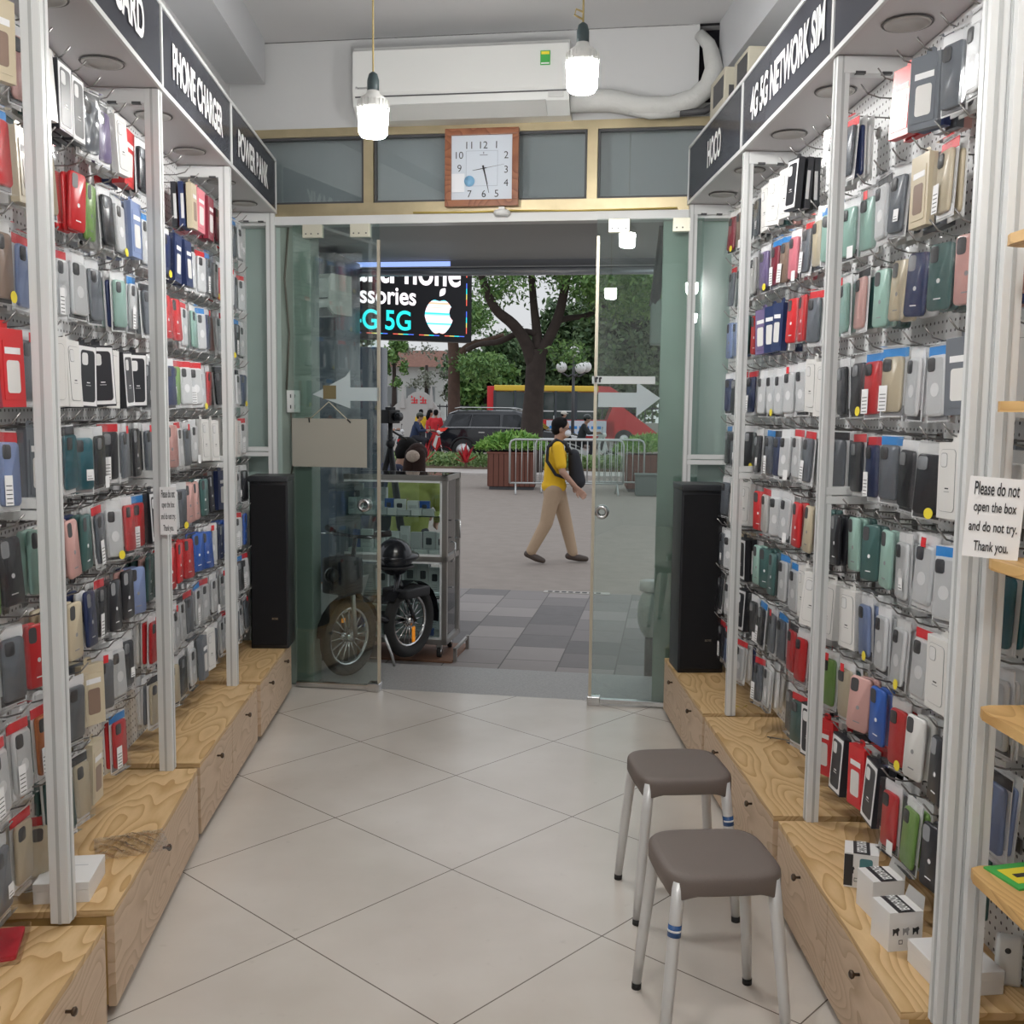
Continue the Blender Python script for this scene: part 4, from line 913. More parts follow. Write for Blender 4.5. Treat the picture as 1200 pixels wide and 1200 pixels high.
for s_ in (-1,1): g.tube([(-.245,s_*.16,.85),(-.20,s_*.25,.865)],.018,RUBBER,8); g.tube([(-.28,s_*.14,.845),(-.29,s_*.22,.84)],.005,CHROME,6)
g.build('handlebar', t)
g = MB(); pth=[(-.29+.25*math.cos(a),0,.235+.25*math.sin(a)) for a in [math.radians(x) for x in range(20,190,17)]]
for a,b_ in zip(pth,pth[1:]): g.raw([(a[0],-.035,a[2]),(a[0],.035,a[2]),(b_[0],.035,b_[2]),(b_[0],-.035,b_[2])],[(0,1,2,3),(3,2,1,0)],BLACKG)
g.build('mudguard', t); g = MB(); pth=[(.29+.26*math.cos(a),0,.235+.26*math.sin(a)) for a in [math.radians(x) for x in range(-10,160,17)]]
for a,b_ in zip(pth,pth[1:]): g.raw([(a[0],-.045,a[2]),(a[0],.045,a[2]),(b_[0],.045,b_[2]),(b_[0],-.045,b_[2])],[(0,1,2,3),(3,2,1,0)],BLACKG)
g.build('mudguard', t)
g = MB(); g.box((-.42,-.10,.50),(-.27,.10,.72),BLACK,bev=.03); g.sph((-.42,0,.62),.055,BLACKG,14); g.box((-.365,-.05,.54),(-.359,.05,.60),DARK); g.build('front_bag', t)
g = MB(); g.sph((.19,0,.66),.12,BLACKG,18,(1.3,.9,.35)); g.build('seat', t)
g = MB(); g.box((.14,-.10,.40),(.38,.10,.46),BLACK,bev=.01); g.build('rear_rack', t)
g = MB(); g.box((-.33,.018,.32),(-.30,.024,.345),mat('reflector_orange',(.8,.28,.02),.3,emit=(.8,.25,.0),es=.25)); o_=g.build('orange_reflector', t)
g = MB(); g.box((.27,-.045,.10),(.295,-.038,.20),MATS['reflector_orange']); g.build('orange_reflector', t)
g = MB(); g.tube([(-.02,-.05,.20),(.02,-.08,.06),(.03,-.09,.0)],.009,STEEL,6); g.build('kickstand', t)
t = thing('helmet','glossy black round helmet sitting on the bicycle','helmet',(-.455,6.50,.60),.4)
g = MB(); g.sph((0,0,.06),.115,BLACKG,22,(1,1,1.05)); g.build('shell', t); g = MB(); g.tube([(.115*math.cos(a*PI/12),.115*math.sin(a*PI/12),.0) for a in range(24)],.008,BLACK,6,closed=True); g.build('rim', t)
# tripod
t = thing('camera_tripod','tall black tripod with camera standing beyond the display case','tripod',(-.575,7.75,GZ),.9)
for k in range(3):
    a=.3+2*PI*k/3; g = MB(); g.tube([(0,0,1.42),(.16*math.cos(a),.16*math.sin(a),.8)],[.022,.02],BLACK,8); g.tube([(.16*math.cos(a),.16*math.sin(a),.8),(.34*math.cos(a),.34*math.sin(a),.0)],[.015,.011],BLACK,8); g.build('leg', t)
g = MB(); g.cyl((0,0,1.36),(0,0,1.60),.018,BLACK,10); g.sph((0,0,1.45),.035,BLACK,12); g.tube([(0,0,1.55),(.12,-.05,1.48)],.008,BLACK,6); g.build('head', t)
g = MB(); g.box((-.06,-.045,1.60),(.06,.045,1.70),BLACK,bev=.01); g.cyl((.0,-.04,1.65),(.0,-.10,1.65),.032,BLACKG,16); g.box((-.025,-.03,1.70),(.025,.03,1.72),BLACK,bev=.004); g.build('camera', t)
def scooter(name, label, loc, rot, body, accent):
    t = thing(name, label, 'motor scooter', loc, rot)
    wheel(t,(.62,0,.26),.22,.045,spokes=5,hub=STEEL); wheel(t,(-.58,0,.26),.22,.05,spokes=5,hub=STEEL)
    g = MB(); g.tube([(.62,.06,.26),(.50,.0,.62),(.42,0,.92)],.028,body,8); g.tube([(.62,-.06,.26),(.50,0,.62)],.022,STEEL,8); g.build('fork', t)
    g = MB(); g.prism([(.40,.98),(.30,.98),(.16,.50),(.10,.34),(-.18,.34),(-.30,.46),(-.78,.62),(-.82,.74),(-.70,.78),(-.28,.62),(-.12,.50),(.06,.48),(.24,.72)],-.10,.10,body,'y'); g.prism([(.44,.96),(.36,1.0),(.26,.60),(.40,.42),(.50,.60)],-.14,.14,body,'y'); g.build('body', t)
    g = MB(); g.prism([(.47,.86),(.40,.90),(.30,.60),(.38,.50)],-.145,.145,accent,'y'); g.prism([(-.25,.60),(-.70,.72),(-.74,.68),(-.25,.52)],-.105,.105,accent,'y'); g.build('side_panel', t)
    g = MB(); g.prism([(-.10,.72),(-.70,.84),(-.76,.80),(-.70,.76),(-.20,.64)],-.12,.12,BLACK,'y'); g.build('seat', t)
    g = MB(); g.tube([(.28,-.32,1.02),(.38,-.15,1.0),(.40,0,.98),(.38,.15,1.0),(.28,.32,1.02)],.014,BLACK,8); g.sph((.44,0,.97),.07,CARD,12); g.tube([(.36,.2,1.02),(.36,.26,1.16)],.006,BLACK,5); g.sph((.36,.28,1.18),.045,BLACK,10,(.3,1,.7)); g.build('handlebar', t)
    g = MB(); g.tube([(-.1,-.15,.24),(-.4,-.16,.26),(-.75,-.16,.34)],[.02,.045,.05],STEEL,8); g.build('exhaust', t)
    g = MB()
    for a in range(5):
        th=math.radians(35+a*25); th2=math.radians(35+(a+1)*25); g.raw([(.62+.29*math.cos(th),-.06,.26+.29*math.sin(th)),(.62+.29*math.cos(th),.06,.26+.29*math.sin(th)),(.62+.29*math.cos(th2),.06,.26+.29*math.sin(th2)),(.62+.29*math.cos(th2),-.06,.26+.29*math.sin(th2))],[(0,1,2,3),(3,2,1,0)],body)
    g.build('mudguard', t)
    return t
RDP = mat('paint_red',(.55,.015,.02),.2); WHP = mat('paint_white',(.7,.7,.7),.25); DKP = mat('paint_dark',(.03,.03,.035),.25)
p_=at(497,553,31.5); scooter('motor_scooter','red and white scooter ridden by the person in navy jacket',(p_.x,31.5,GZ),-AL,RDP,WHP)
p_=at(690,553,30.5); scooter('motor_scooter','white scooter ridden behind the metal barrier',(p_.x,30.5,GZ),-AL,WHP,DKP)
p_=at(455,553,32.5); scooter('motor_scooter','white scooter at far left behind the tripod',(p_.x,32.5,GZ),-AL,WHP,DKP)
# ------------------------------------------------------------------ black SUV
def suv():
    t = thing('black_suv','black estate car parked on the street behind the planter','car',(at(600,537,34).x,34.0,GZ),-AL)
    BP = mat('paint_black',(.010,.012,.017),.12,coat=.6); WG = mat('window_dark',(.02,.024,.03),.05,spec=.8)
    L_,Wd = 4.6,.92
    prof=[(-2.28,.42),(-2.32,.75),(-2.26,1.02),(-2.02,1.10),(1.0,1.05),(1.95,.93),(2.25,.78),(2.30,.45),(2.15,.30),(-2.15,.30)]
    g = MB(); bm = bmesh.new()
    def loft(prof, secs, m):
        vs=[];n=len(prof)
        for y,sx,sz in secs:
            for x,z in prof: vs.append((x*sx,y,.66+(z-.66)*sz))
        fs=[]
        for k in range(len(secs)-1):
            for i in range(n): j=(i+1)%n; fs.append((k*n+i,(k+1)*n+i,(k+1)*n+j,k*n+j))
        fs.append(list(range(n))); fs.append([(len(secs)-1)*n+i for i in range(n)][::-1]); g.raw(vs,fs,m,False)
    bm.free()
    loft(prof,[(-.92,.975,.92),(-.86,1,1),(.86,1,1),(.92,.975,.92)],BP); g.build('body', t)
    g = MB(); roof=[(-2.20,1.03),(-1.98,1.56),(-1.7,1.66),(.15,1.66),(.45,1.60),(1.15,1.06)]
    loft2=[(-.84,1.0),(-.66,.97),(.66,.97),(.84,1.0)]
    vs=[];n=len(roof)
    for y,s_ in ((-.90,0),(-.68,1),(.68,1),(.90,0)):
        for x,z in roof: vs.append((x*(.985 if s_ else 1), y if z<1.1 else (math.copysign(.68 if abs(y)>.7 else .60,y)), z if s_ or z<1.1 else z-.04))
    fs=[]
    for k in range(3):
        for i in range(n): j=(i+1)%n; fs.append((k*n+i,(k+1)*n+i,(k+1)*n+j,k*n+j))
    fs.append(list(range(n))); fs.append([3*n+i for i in range(n)][::-1]); g.raw(vs,fs,BP); g.build('cabin', t)
    for (x0,x1,x2,x3,nm) in ((-2.0,-1.80,-1.22,-1.30,0),(-1.22,-1.18,-.30,-.28,1),(-.20,-.18,.30,.78,2)):
        g = MB(); 
        def yy(z): return -(.90-.22*(z-1.06)/.56)-.012
        g.raw([(x0,yy(1.12),1.12),(x1,yy(1.52),1.52),(x2,yy(1.52),1.52),(x3,yy(1.12),1.12)],[(0,1,2,3),(3,2,1,0)],WG); g.build('window', t)
    g = MB(); g.raw([(-2.17,-.7,1.14),(-2.17,.7,1.14),(-2.01,.58,1.52),(-2.01,-.58,1.52)],[(0,1,2,3),(3,2,1,0)],WG); g.build('rear_window', t)
    g = MB(); g.raw([(.54,-.60,1.56),(.54,.60,1.56),(1.16,.72,1.08),(1.16,-.72,1.08)],[(0,1,2,3),(3,2,1,0)],WG); g.build('windscreen', t)
    g = MB(); g.tube([(-2.05,-.95,1.10),(-.3,-.95,1.11),(1.0,-.94,1.09)],.012,CHROME,6); g.build('window_trim', t)
    g = MB(); g.tube([(-1.8,-.62,1.70),(-1.6,-.62,1.735),(.0,-.62,1.735),(.25,-.62,1.69)],.02,STEEL,6); g.build('roof_rail', t)
    g = MB(); g.tube([(-1.8,.62,1.70),(-1.6,.62,1.735),(.0,.62,1.735),(.25,.62,1.69)],.02,STEEL,6); g.build('roof_rail', t)
    for x_ in (-1.45,1.42):
        for y_ in (-.84,.84):
            g = MB(); g.cyl((x_,y_-.11,.36),(x_,y_+.11,.36),.36,TYRE,28); wv=g.build('wheel', t); g = MB(); g.cyl((x_,y_-.12,.36),(x_,y_+.12,.36),.22,STEEL,20); g.build('rim', wv)
            if y_<0:
                g = MB(); g.tube([(x_+.42*math.cos(a*PI/12),-.925,.36+.42*math.sin(a*PI/12)) for a in range(0,13)],.035,BLACK,6); g.build('wheel_arch', t)
    g = MB(); g.prism([(-2.30,.92),(-2.05,.98),(-1.95,1.08),(-2.27,1.06)],-.935,-.60,mat('lamp_red',(.65,.05,.04),.15,emit=(.6,.05,.03),es=.3),'y'); g.build('tail_lamp', t)
    g = MB(); g.prism([(-2.31,.86),(-2.2,.88),(-2.1,.95),(-2.30,.92)],-.935,-.62,CARD,'y'); g.build('tail_lamp_clear', t)
    g = MB(); g.prism([(2.1,.72),(2.29,.70),(2.24,.85),(2.0,.90)],-.925,-.62,CARD,'y'); g.build('head_lamp', t)
    g = MB()
    for x_ in (-.95,.10): g.box((x_,-.945,.93),(x_+.2,-.925,.96),CHROME)
    g.build('door_handles', t)
    g = MB(); g.box((.78,-1.12,1.08),(.95,-.92,1.22),BP,bev=.03); g.build('wing_mirror', t)
suv()
# ------------------------------------------------------------------ bus
D=46.; bl=at(575,0,D).x; br_=at(752,0,D).x; Lb=(br_-bl)/math.cos(AL)
def bus():
    t = thing('bus','red and yellow sightseeing bus passing behind the trees','bus',(bl,D,GZ),-AL*.4); BR = mat('bus_red',(.62,.03,.035),.3); BY = mat('bus_yellow',(.80,.55,.06),.35)
    zr = 1.6+(479-452)/f*D-GZ; zw=zr-.30; zs=1.25
    g = MB(); g.box((0,0,.45),(Lb*.86,2.4,zs),BR,bev=.05); g.box((0,0,zs),(.32,2.4,zr-.05),BR,bev=.03); g.build('body', t)
    g = MB(); g.box((.30,.0,zw+.05),(Lb*.75,2.4,zr),BY,bev=.04); g.build('roof', t)
    g = MB(); g.prism([(Lb*.74,zr),(Lb*.82,zr-.02),(Lb*.90,zr-.35),(Lb*.86,zr-.36),(Lb*.74,zr-.32)],0,2.4,BR,'y'); g.prism([(Lb*.84,zs+.6),(Lb*.9,zs+.62),(Lb*1.10,zs-.35),(Lb*1.14,zs-.55),(Lb*1.08,.42),(Lb*.80,.42),(Lb*.80,zs-.1)],0,2.4,BR,'y'); g.build('front', t)
    for k in range(5):
        x0=.40+k*(Lb*.74-.4)/5; g = MB(); g.box((x0,-.02,zs+.02),(x0+(Lb*.74-.4)/5-.14,.04,zw),mat('bus_window',(.035,.05,.05),.08,spec=.8)); g.box((x0,-.04,zs+.35),(x0+(Lb*.74-.4)/5-.14,-.02,zs+.40),FRAME); g.build('window', t)
        g = MB(); g.box((x0-.12,-.03,zs),(x0,.05,zw+.06),mat('bus_pillar',(.05,.06,.07),.4)); g.build('window_pillar', t)
    g = MB(); g.box((Lb*.40,-.05,.55),(Lb*.80,-.02,1.22),mat('banner',(.62,.66,.74),.6)); 
    for k in range(9): g.box((Lb*(.42+k*.04),-.06,.85),(Lb*(.445+k*.04),-.05,.98),BLUE)
    for k in range(7): g.box((Lb*(.43+k*.045),-.06,.66),(Lb*(.455+k*.045),-.05,.74),BLUE)
    g.build('banner_panel', t)
    for x_ in (Lb*.16,Lb*.92): g = MB(); g.cyl((x_,-.05,.42),(x_,.25,.42),.42,TYRE,24); wv=g.build('wheel', t); g = MB(); g.cyl((x_,-.07,.42),(x_,.2,.42),.2,STEEL,16); g.build('rim', wv)
bus()
# ------------------------------------------------------------------ planters, barriers, lamp
def leafmesh(name, n, sampler, size, m, parent=None, seed=1, elong=1.6):
    RL = random.Random(seed); vs=[]; fs=[]
    for i in range(n):
        c = Vector(sampler(RL)); s_=size*RL.uniform(.6,1.3); a=Vector((RL.gauss(0,1),RL.gauss(0,1),RL.gauss(0,1))).normalized(); b_=a.cross(Vector((RL.gauss(0,1),RL.gauss(0,1),RL.gauss(0,1)))).normalized()
        k=len(vs); vs+= [c-a*s_*elong*.5, c+b_*s_*.35, c+a*s_*elong*.5, c-b_*s_*.35]; fs.append((k,k+1,k+2,k+3))
    me = bpy.data.meshes.new(name); me.from_pydata([tuple(v) for v in vs],[],fs); me.materials.append(m); me.update(); return link(name, me, parent)
LG1 = mat_leaf('leaf_green',(.045,.13,.03),(.20,.34,.09)); LG2 = mat_leaf('leaf_dark',(.03,.075,.028),(.15,.23,.10)); LG3 = mat_leaf('leaf_fresh',(.10,.26,.04),(.32,.52,.12)); LG4 = mat_leaf('leaf_grey',(.12,.14,.10),(.30,.31,.25)); LRD = mat_leaf('leaf_red',(.45,.02,.04),(.75,.08,.10))
LGB = mat_leaf('leaf_bed',(.10,.20,.05),(.30,.40,.16))
def planter(label, x, y, w_, h_, d_=.8, dark=False):
    t = thing('planter_box', label, 'planter', (x,y,GZ), -AL*.5)
    PB = mat('planter_wood',(.16,.055,.035),.6,noise=.15,nscale=3) ; PG = mat('planter_gap',(.05,.02,.015),.8)
    g = MB(); g.box((0,0,.06),(w_,d_,h_),PG); g.box((-.03,-.03,h_-.04),(w_+.03,d_+.03,h_),PB); g.box((.02,.02,0),(w_-.02,d_-.02,.07),DARK); g.build('box', t)
    g = MB(); n=max(5,int(w_/.11))
    for k in range(n): g.box((k*w_/n+.006,-.02,.07),((k+1)*w_/n-.006,.0,h_-.04),PB)
    for k in range(6): g.box((-.02,k*d_/6+.006,.07),(0,(k+1)*d_/6-.006,h_-.04),PB)
    g.build('slats', t)
    def smp(r):
        a=r.uniform(0,2*PI); q=r.uniform(0,1)**.6; rr=q*w_*.80; return (w_/2+rr*math.cos(a), d_/2+.5*rr*math.sin(a), h_+.32*(1-q*q)*r.uniform(.3,1.2)+.03+q*.06)
    leafmesh('fern_leaves', 3600, smp, .075, LG3, t, 5, 2.6)
    return t
pl=at(572,573,22); pr=at(620,575,22)
planter('reddish slatted planter box with green fern beside the left barrier end', pl.x, 22.0, (pr.x-pl.x)+.12, .80)
pl=at(735,578,21.6); planter('reddish slatted planter box with fern seen through right glass door', pl.x, 21.6, .95, .78)
t = thing('concrete_block','grey-green block in front of the right planter','block',(at(745,580,20.6).x,20.6,GZ),-AL*.5)
g = MB(); g.box((0,0,0),(.5,.4,.42),mat('block_grey',(.12,.14,.13),.8,noise=.1,nscale=6),bev=.02); g.build('body', t); g=MB(); g.box((-.015,-.015,.40),(.515,.415,.44),MATS['block_grey'],bev=.01); g.build('lid', t)
def barrier(label, x, y, L_, rot):
    t = thing('crowd_barrier', label, 'barrier', (x,y,GZ), rot); GV = mat('galvanised',(.50,.51,.50),.4,metal=.5)
    r_=.10; z1=1.10; z0=.22; path=[(0,0,z0),(0,0,z1-r_),(r_*.3,0,z1-r_*.3),(r_,0,z1),(L_-r_,0,z1),(L_-r_*.3,0,z1-r_*.3),(L_,0,z1-r_),(L_,0,z0)]
    g = MB(); g.tube(path,.021,GV,8); g.cyl((0,0,z0),(L_,0,z0),.019,GV,8); g.build('frame', t)
    g = MB(); n=int(L_/.115)
    for k in range(1,n): x_=L_*k/n; g.cyl((x_,0,z0),(x_,0,z1),.008,GV,6)
    g.build('bars', t)
    for x_ in (.12,L_-.12): g = MB(); g.tube([(x_,-.26,0),(x_,-.22,.06),(x_,0,z0),(x_,.22,.06),(x_,.26,0)],.017,GV,8); g.build('foot', t)
p_=at(597,579,20.9); barrier('long galvanised crowd barrier in front of left planter', p_.x, 20.9, 2.30, -.03)
p_=at(622,574,21.35); barrier('second galvanised crowd barrier standing right behind the first', p_.x+.1, 21.45, 2.25, -.05)
t = thing('street_lamp','dark street lamp with a cluster of white globes','street lamp',(at(671,500,38).x,38,GZ),0)
g = MB(); g.cyl((0,0,0),(0,0,3.6),.07,DARK,10,r2=.05); g.cyl((0,0,0),(0,0,.5),.16,DARK,10,r2=.09); g.build('pole', t)
g = MB(); g.tube([(-.42,0,3.05),(-.2,0,2.9),(0,0,3.0),(.2,0,2.9),(.42,0,3.05)],.03,DARK,8); g.tube([(.1,-.35,3.0),(.05,-.2,2.9),(0,0,3.0)],.03,DARK,8); g.build('arms', t)
for q in ((-.44,0,3.24),(.22,-.3,3.2),(.46,0,3.26),(0,0,3.80)): g = MB(); g.sph(q,.20,mat('globe_white',(.75,.75,.73),.3),18); g.build('lamp_globe', t)
# planting bed
def bed(r):
    a=r.uniform(-7,9); b_=r.uniform(22.5,24.6); P=W(a,b_,0); return (P.x,P.y,GZ+.08+r.uniform(0,.34))
tag(leafmesh('bed_leaves', 15000, bed, .085, LGB, None, 9, 1.5),'low green ground-cover plants filling the street planting bed','plants',kind='stuff')
for k,(xx,yy_,lb) in enumerate(((546,545,'red-leaved spiky plant in the bed right beside the parked car wheel'),(497,543,'red-leaved spiky plant in the bed beneath the scooter'))):
    P=at(xx,yy_,28.2); t = thing('red_bromeliad', lb, 'plant', (P.x,28.2,GZ+.1), 0); g = MB(); RR_=random.Random(k)
    for q in range(26):
        a=RR_.uniform(0,2*PI); el=RR_.uniform(.25,1.35); l=RR_.uniform(.38,.6); d=Vector((math.cos(a)*math.cos(el),math.sin(a)*math.cos(el),math.sin(el))); s_=Vector((-math.sin(a),math.cos(a),0))*.035
        o=Vector((0,0,.12)); g.raw([o-s_*.6,o+s_*.6,o+d*l*.55+s_,o+d*l,o+d*l*.55-s_],[(0,1,2,3,4),(4,3,2,1,0)],LRD)
    g.build('leaves', t); g = MB(); g.cyl((0,0,0),(0,0,.2),.04,mat('stem_brown',(.12,.08,.05),.8),8); g.build('stem', t)
# ------------------------------------------------------------------ trees
BARK = mat('bark',(.045,.032,.027),.9,noise=.45,nscale=5,bump=.8,bscale=14)
BARK2 = mat('bark_brown',(.10,.06,.045),.9,noise=.4,nscale=5,bump=.6,bscale=14)
def pth(D, pts): return [tuple(at(x,y,D)) for x,y in pts]
def tree(label, D, limbs, crowns, m, lm, leaf, n, seed):
    base = at(limbs[0][0][0][0], 500, D); t = thing('street_tree', label, 'tree', (base.x, D, GZ), 0); off=Vector((base.x,D,GZ))
    g = MB()
    for pts, ws, dy in limbs:
        ps=[]; n_=len(pts)
        for i,(x,y) in enumerate(pts): P=at(x,y,D)-off; P.y += dy*i/(n_-1); ps.append(P)
        if pts is limbs[0][0]: ps[0].z = 0
        # resample smooth
        sm=[];rs=[]
        for i in range(n_-1):
            p0=ps[max(i-1,0)];p1=ps[i];p2=ps[i+1];p3=ps[min(i+2,n_-1)]
            for q in range(4):
                u=q/4; sm.append(.5*((2*p1)+(-p0+p2)*u+(2*p0-5*p1+4*p2-p3)*u*u+(-p0+3*p1-3*p2+p3)*u**3)); rs.append((ws[i]*(1-u)+ws[i+1]*u)/2*D/f)
        sm.append(ps[-1]); rs.append(ws[-1]/2*D/f); g.tube(sm, rs, m, 12)
    g.build('trunk', t)
    def smp(r):
        c=r.choices(crowns,[q[2]*q[3] for q in crowns])[0]; 
        while 1:
            v=Vector((r.uniform(-1,1),r.uniform(-1,1),r.uniform(-1,1)))
            if v.length<1: break
        # clumpy
        P=at(c[0]+v.x*c[2], c[1]+v.z*c[3], D)-off; P.y += v.y*2.2+(c[4] if len(c)>4 else 0); return P
    RL=random.Random(seed); cl=[smp(RL) for _ in range(n//45)]
    def s2(r): c=r.choice(cl); return (c[0]+r.gauss(0,.26),c[1]+r.gauss(0,.26),c[2]+r.gauss(0,.15))
    leafmesh('foliage', n, s2, leaf, lm, t, seed+1, 1.8); return t
tree('large dark-barked forking street tree right of the glowing sign', 27.5,
 [([(620,535),(623,505),(626,460),(628,432),(630,410)],[34,27,23,24,20],0),
  ([(626,430),(616,402),(601,381),(580,363),(567,335),(558,300)],[18,15,13,11,9,8],-.5),
  ([(630,410),(629,386),(626,355),(624,325),(622,295)],[15,11,9,8,7],.4),
  ([(631,415),(641,400),(654,371),(662,335),(670,290)],[18,13,12,10,8],-.2),
  ([(652,376),(668,372),(687,369),(705,360),(730,345)],[8,7,6,5,3],.6),
  ([(629,392),(612,388),(586,399),(562,402),(547,408)],[8,7,7,6,6],.8)],
 [(620,300,85,22),(745,335,70,34),(570,338,26,10),(695,330,45,16),(665,412,18,9),(600,335,25,10)], BARK, LG1, .085, 15000, 3)
tree('slimmer brown-barked tree just right of and below the glowing sign', 38.,
 [([(532,530),(532,480),(532,440),(532,415),(530,395)],[18,15,14,14,12],0),
  ([(533,425),(540,414),(552,404),(568,400),(590,393)],[10,9,7,6,4],-.4),
  ([(531,404),(528,380),(520,340)],[10,8,6],.3)],
 [(550,372,22,16),(560,430,22,12)], BARK2, LG1, .11, 3600, 8)
def bushy(label, x, y, D, wpx, hpx, n, lm, leaf, seed, core=True):
    c=at(x,y,D); t = thing('background_tree', label, 'tree', (c.x,D,GZ), 0, None); rw=wpx*D/f; rh=hpx*D/f; zc=c.z-GZ
    g = MB(); g.cyl((0,0,0),(0,0,max(.5,zc)),.18,BARK,8,r2=.08); g.build('trunk', t)
    RL=random.Random(seed); cl=[]
    for k in range(max(8,n//120)):
        a=RL.uniform(0,2*PI); b_=RL.uniform(-1,1); q=RL.uniform(.45,1)**.5; s_=math.sqrt(1-b_*b_); cl.append((rw*q*s_*math.cos(a), .5*rw*q*s_*math.sin(a), zc+rh*q*b_))
    def s2(r): c_=r.choice(cl); return (c_[0]+r.gauss(0,rw*.13),c_[1]+r.gauss(0,.4),max(.1,c_[2]+r.gauss(0,rh*.12)))
    leafmesh('foliage', n, s2, leaf, lm, t, seed+2, 1.3)
    if not core: return
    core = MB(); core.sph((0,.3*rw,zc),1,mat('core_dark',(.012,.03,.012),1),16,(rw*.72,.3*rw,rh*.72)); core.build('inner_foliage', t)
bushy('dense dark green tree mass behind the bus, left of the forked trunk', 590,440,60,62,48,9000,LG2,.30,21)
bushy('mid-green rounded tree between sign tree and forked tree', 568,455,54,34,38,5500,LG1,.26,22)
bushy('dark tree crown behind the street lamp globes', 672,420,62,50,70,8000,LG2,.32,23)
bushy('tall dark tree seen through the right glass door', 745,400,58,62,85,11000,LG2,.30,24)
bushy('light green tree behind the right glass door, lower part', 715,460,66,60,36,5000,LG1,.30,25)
bushy('pale greyish bare tree in front of the tiled house', 500,428,58,36,26,1000,LG4,.13,26,False)
bushy('pale green small tree left of the tiled house', 462,425,52,18,28,1500,LG1,.18,27,False)
bushy('grey leafless shrub near the white ornamental gate', 545,445,62,30,34,2600,LG4,.22,28,False)
bushy('dark green trees far left behind the neighbouring column', 400,420,60,34,50,5200,LG2,.28,29)
# house + gate
t = thing('tiled_house','grey house with brown tiled roof behind the bare trees','building',(at(490,479,75).x,75,GZ),-.1)
g = MB(); g.box((-2.6,0,0),(1.9,5,4.7),mat('house_wall',(.40,.40,.38),.9,noise=.25,nscale=1.2)); g.build('wall', t)
g = MB(); g.prism([(-.6,4.6),(2.5,5.9),(5.6,4.6)],-2.9,2.3,mat('roof_tile',(.22,.11,.08),.9,noise=.3,nscale=5),'x'); g.build('roof', t)
for k in range(3): g = MB(); g.box((-2.2+k*1.35,-.03,1.8),(-1.5+k*1.35,.02,3.2),mat('house_window',(.16,.17,.17),.4)); g.build('window', t)
t = thing('ornamental_gate_wall','white ornamental wall with spires and small red glyphs','wall',(at(490,479,50).x,50,GZ),-AL*.5)
GWm = mat('gate_white',(.48,.47,.45),.8)
def G(x,y): return ((x-490)*50/f, 1.6+(479-y)*50/f-GZ)
g = MB(); g.prism([(G(478,0)[0],0),(G(504,0)[0],0),G(504,466),G(497,461.5),G(491,460.5),G(485,461.5),G(478,466)],0,.35,GWm,'y')
g.prism([(G(455,0)[0],0),(G(478,0)[0],0),G(478,468),G(466,474),G(455,484)],.02,.33,GWm,'y'); g.prism([(G(504,0)[0],0),(G(516,0)[0],0),G(516,484),G(504,468)],.02,.33,GWm,'y')
for x_ in (472,505): g.prism([G(x_-3,480),G(x_+3,480),G(x_,454)],-.05,.3,GWm,'y')
g.build('wall_body', t)
g = MB(); z_=G(490,472)[1]
for x0 in (-.20,.22):
    for q in ((0,0,.26,.05),(.10,0,.15,.30),(0,.14,.26,.18),(.0,.26,.04,.36),(.2,.05,.24,.2)): g.box((x0-.13+q[0]*1.2,-.02,z_-.1+q[1]),(x0-.13+q[2]*1.2,0,z_-.1+q[3]),RED)
g.build('red_glyphs', t)
g = MB(); g.box((-14,.4,0),(16,.6,1.1),mat('far_wall',(.36,.37,.33),.9,noise=.2,nscale=1)); g.build('low_wall', t)
t = thing('park_fence','dark park railing with stone base behind the bus','fence',(0,53,GZ),-AL*.5)
g = MB(); g.box((-4,0,0),(22,.3,.5),mat('fence_base',(.30,.28,.25),.9)); g.build('base', t); g = MB()
for k in range(70): g.box((-4+k*.36,.1,.5),(-3.95+k*.36,.15,1.9),DARK)
g.box((-4,.1,1.75),(22,.15,1.82),DARK); g.build('railing', t)
# right outside: pipe, hanging box, rough wrapped stub
g = MB(); g.tube([W(1.03,.5,2.64),W(1.0,.55,2.35),W(.98,.6,2.2)],.03,DARK,8); tag(g.build('drain_pipe'),'dark pipe slanting under the canopy behind right door','pipe')
t = thing('utility_box','grey-green metal box hanging beside the right jamb outside','electrical box',W(1.04,.62,1.98),-AL)
g = MB(); g.box((-.08,-.05,0),(.06,.05,.26),mat('util_grey',(.22,.27,.25),.5),bev=.006); g.build('housing', t); g = MB(); g.box((-.07,-.054,.01),(.05,-.05,.25),mat('util_door',(.25,.30,.28),.45)); g.build('door', t)
t = thing('wrapped_stub','pale plastic-wrapped bundle beside the right jamb at low level','bundle',W(1.0,.75,.26),-AL)
g = MB(); g.sph((0,0,.10),.10,mat('wrap_pale',(.34,.38,.35),.4,bump=1,bscale=14),16,(.8,.8,1.6)); g.build('wrapping', t); g = MB(); g.cyl((0,0,.24),(0,0,.30),.07,mat('foam_white',(.6,.6,.58),.6),14); g.cyl((0,0,-.38),(0,0,.0),.03,DARK,8); g.build('foam_top', t)
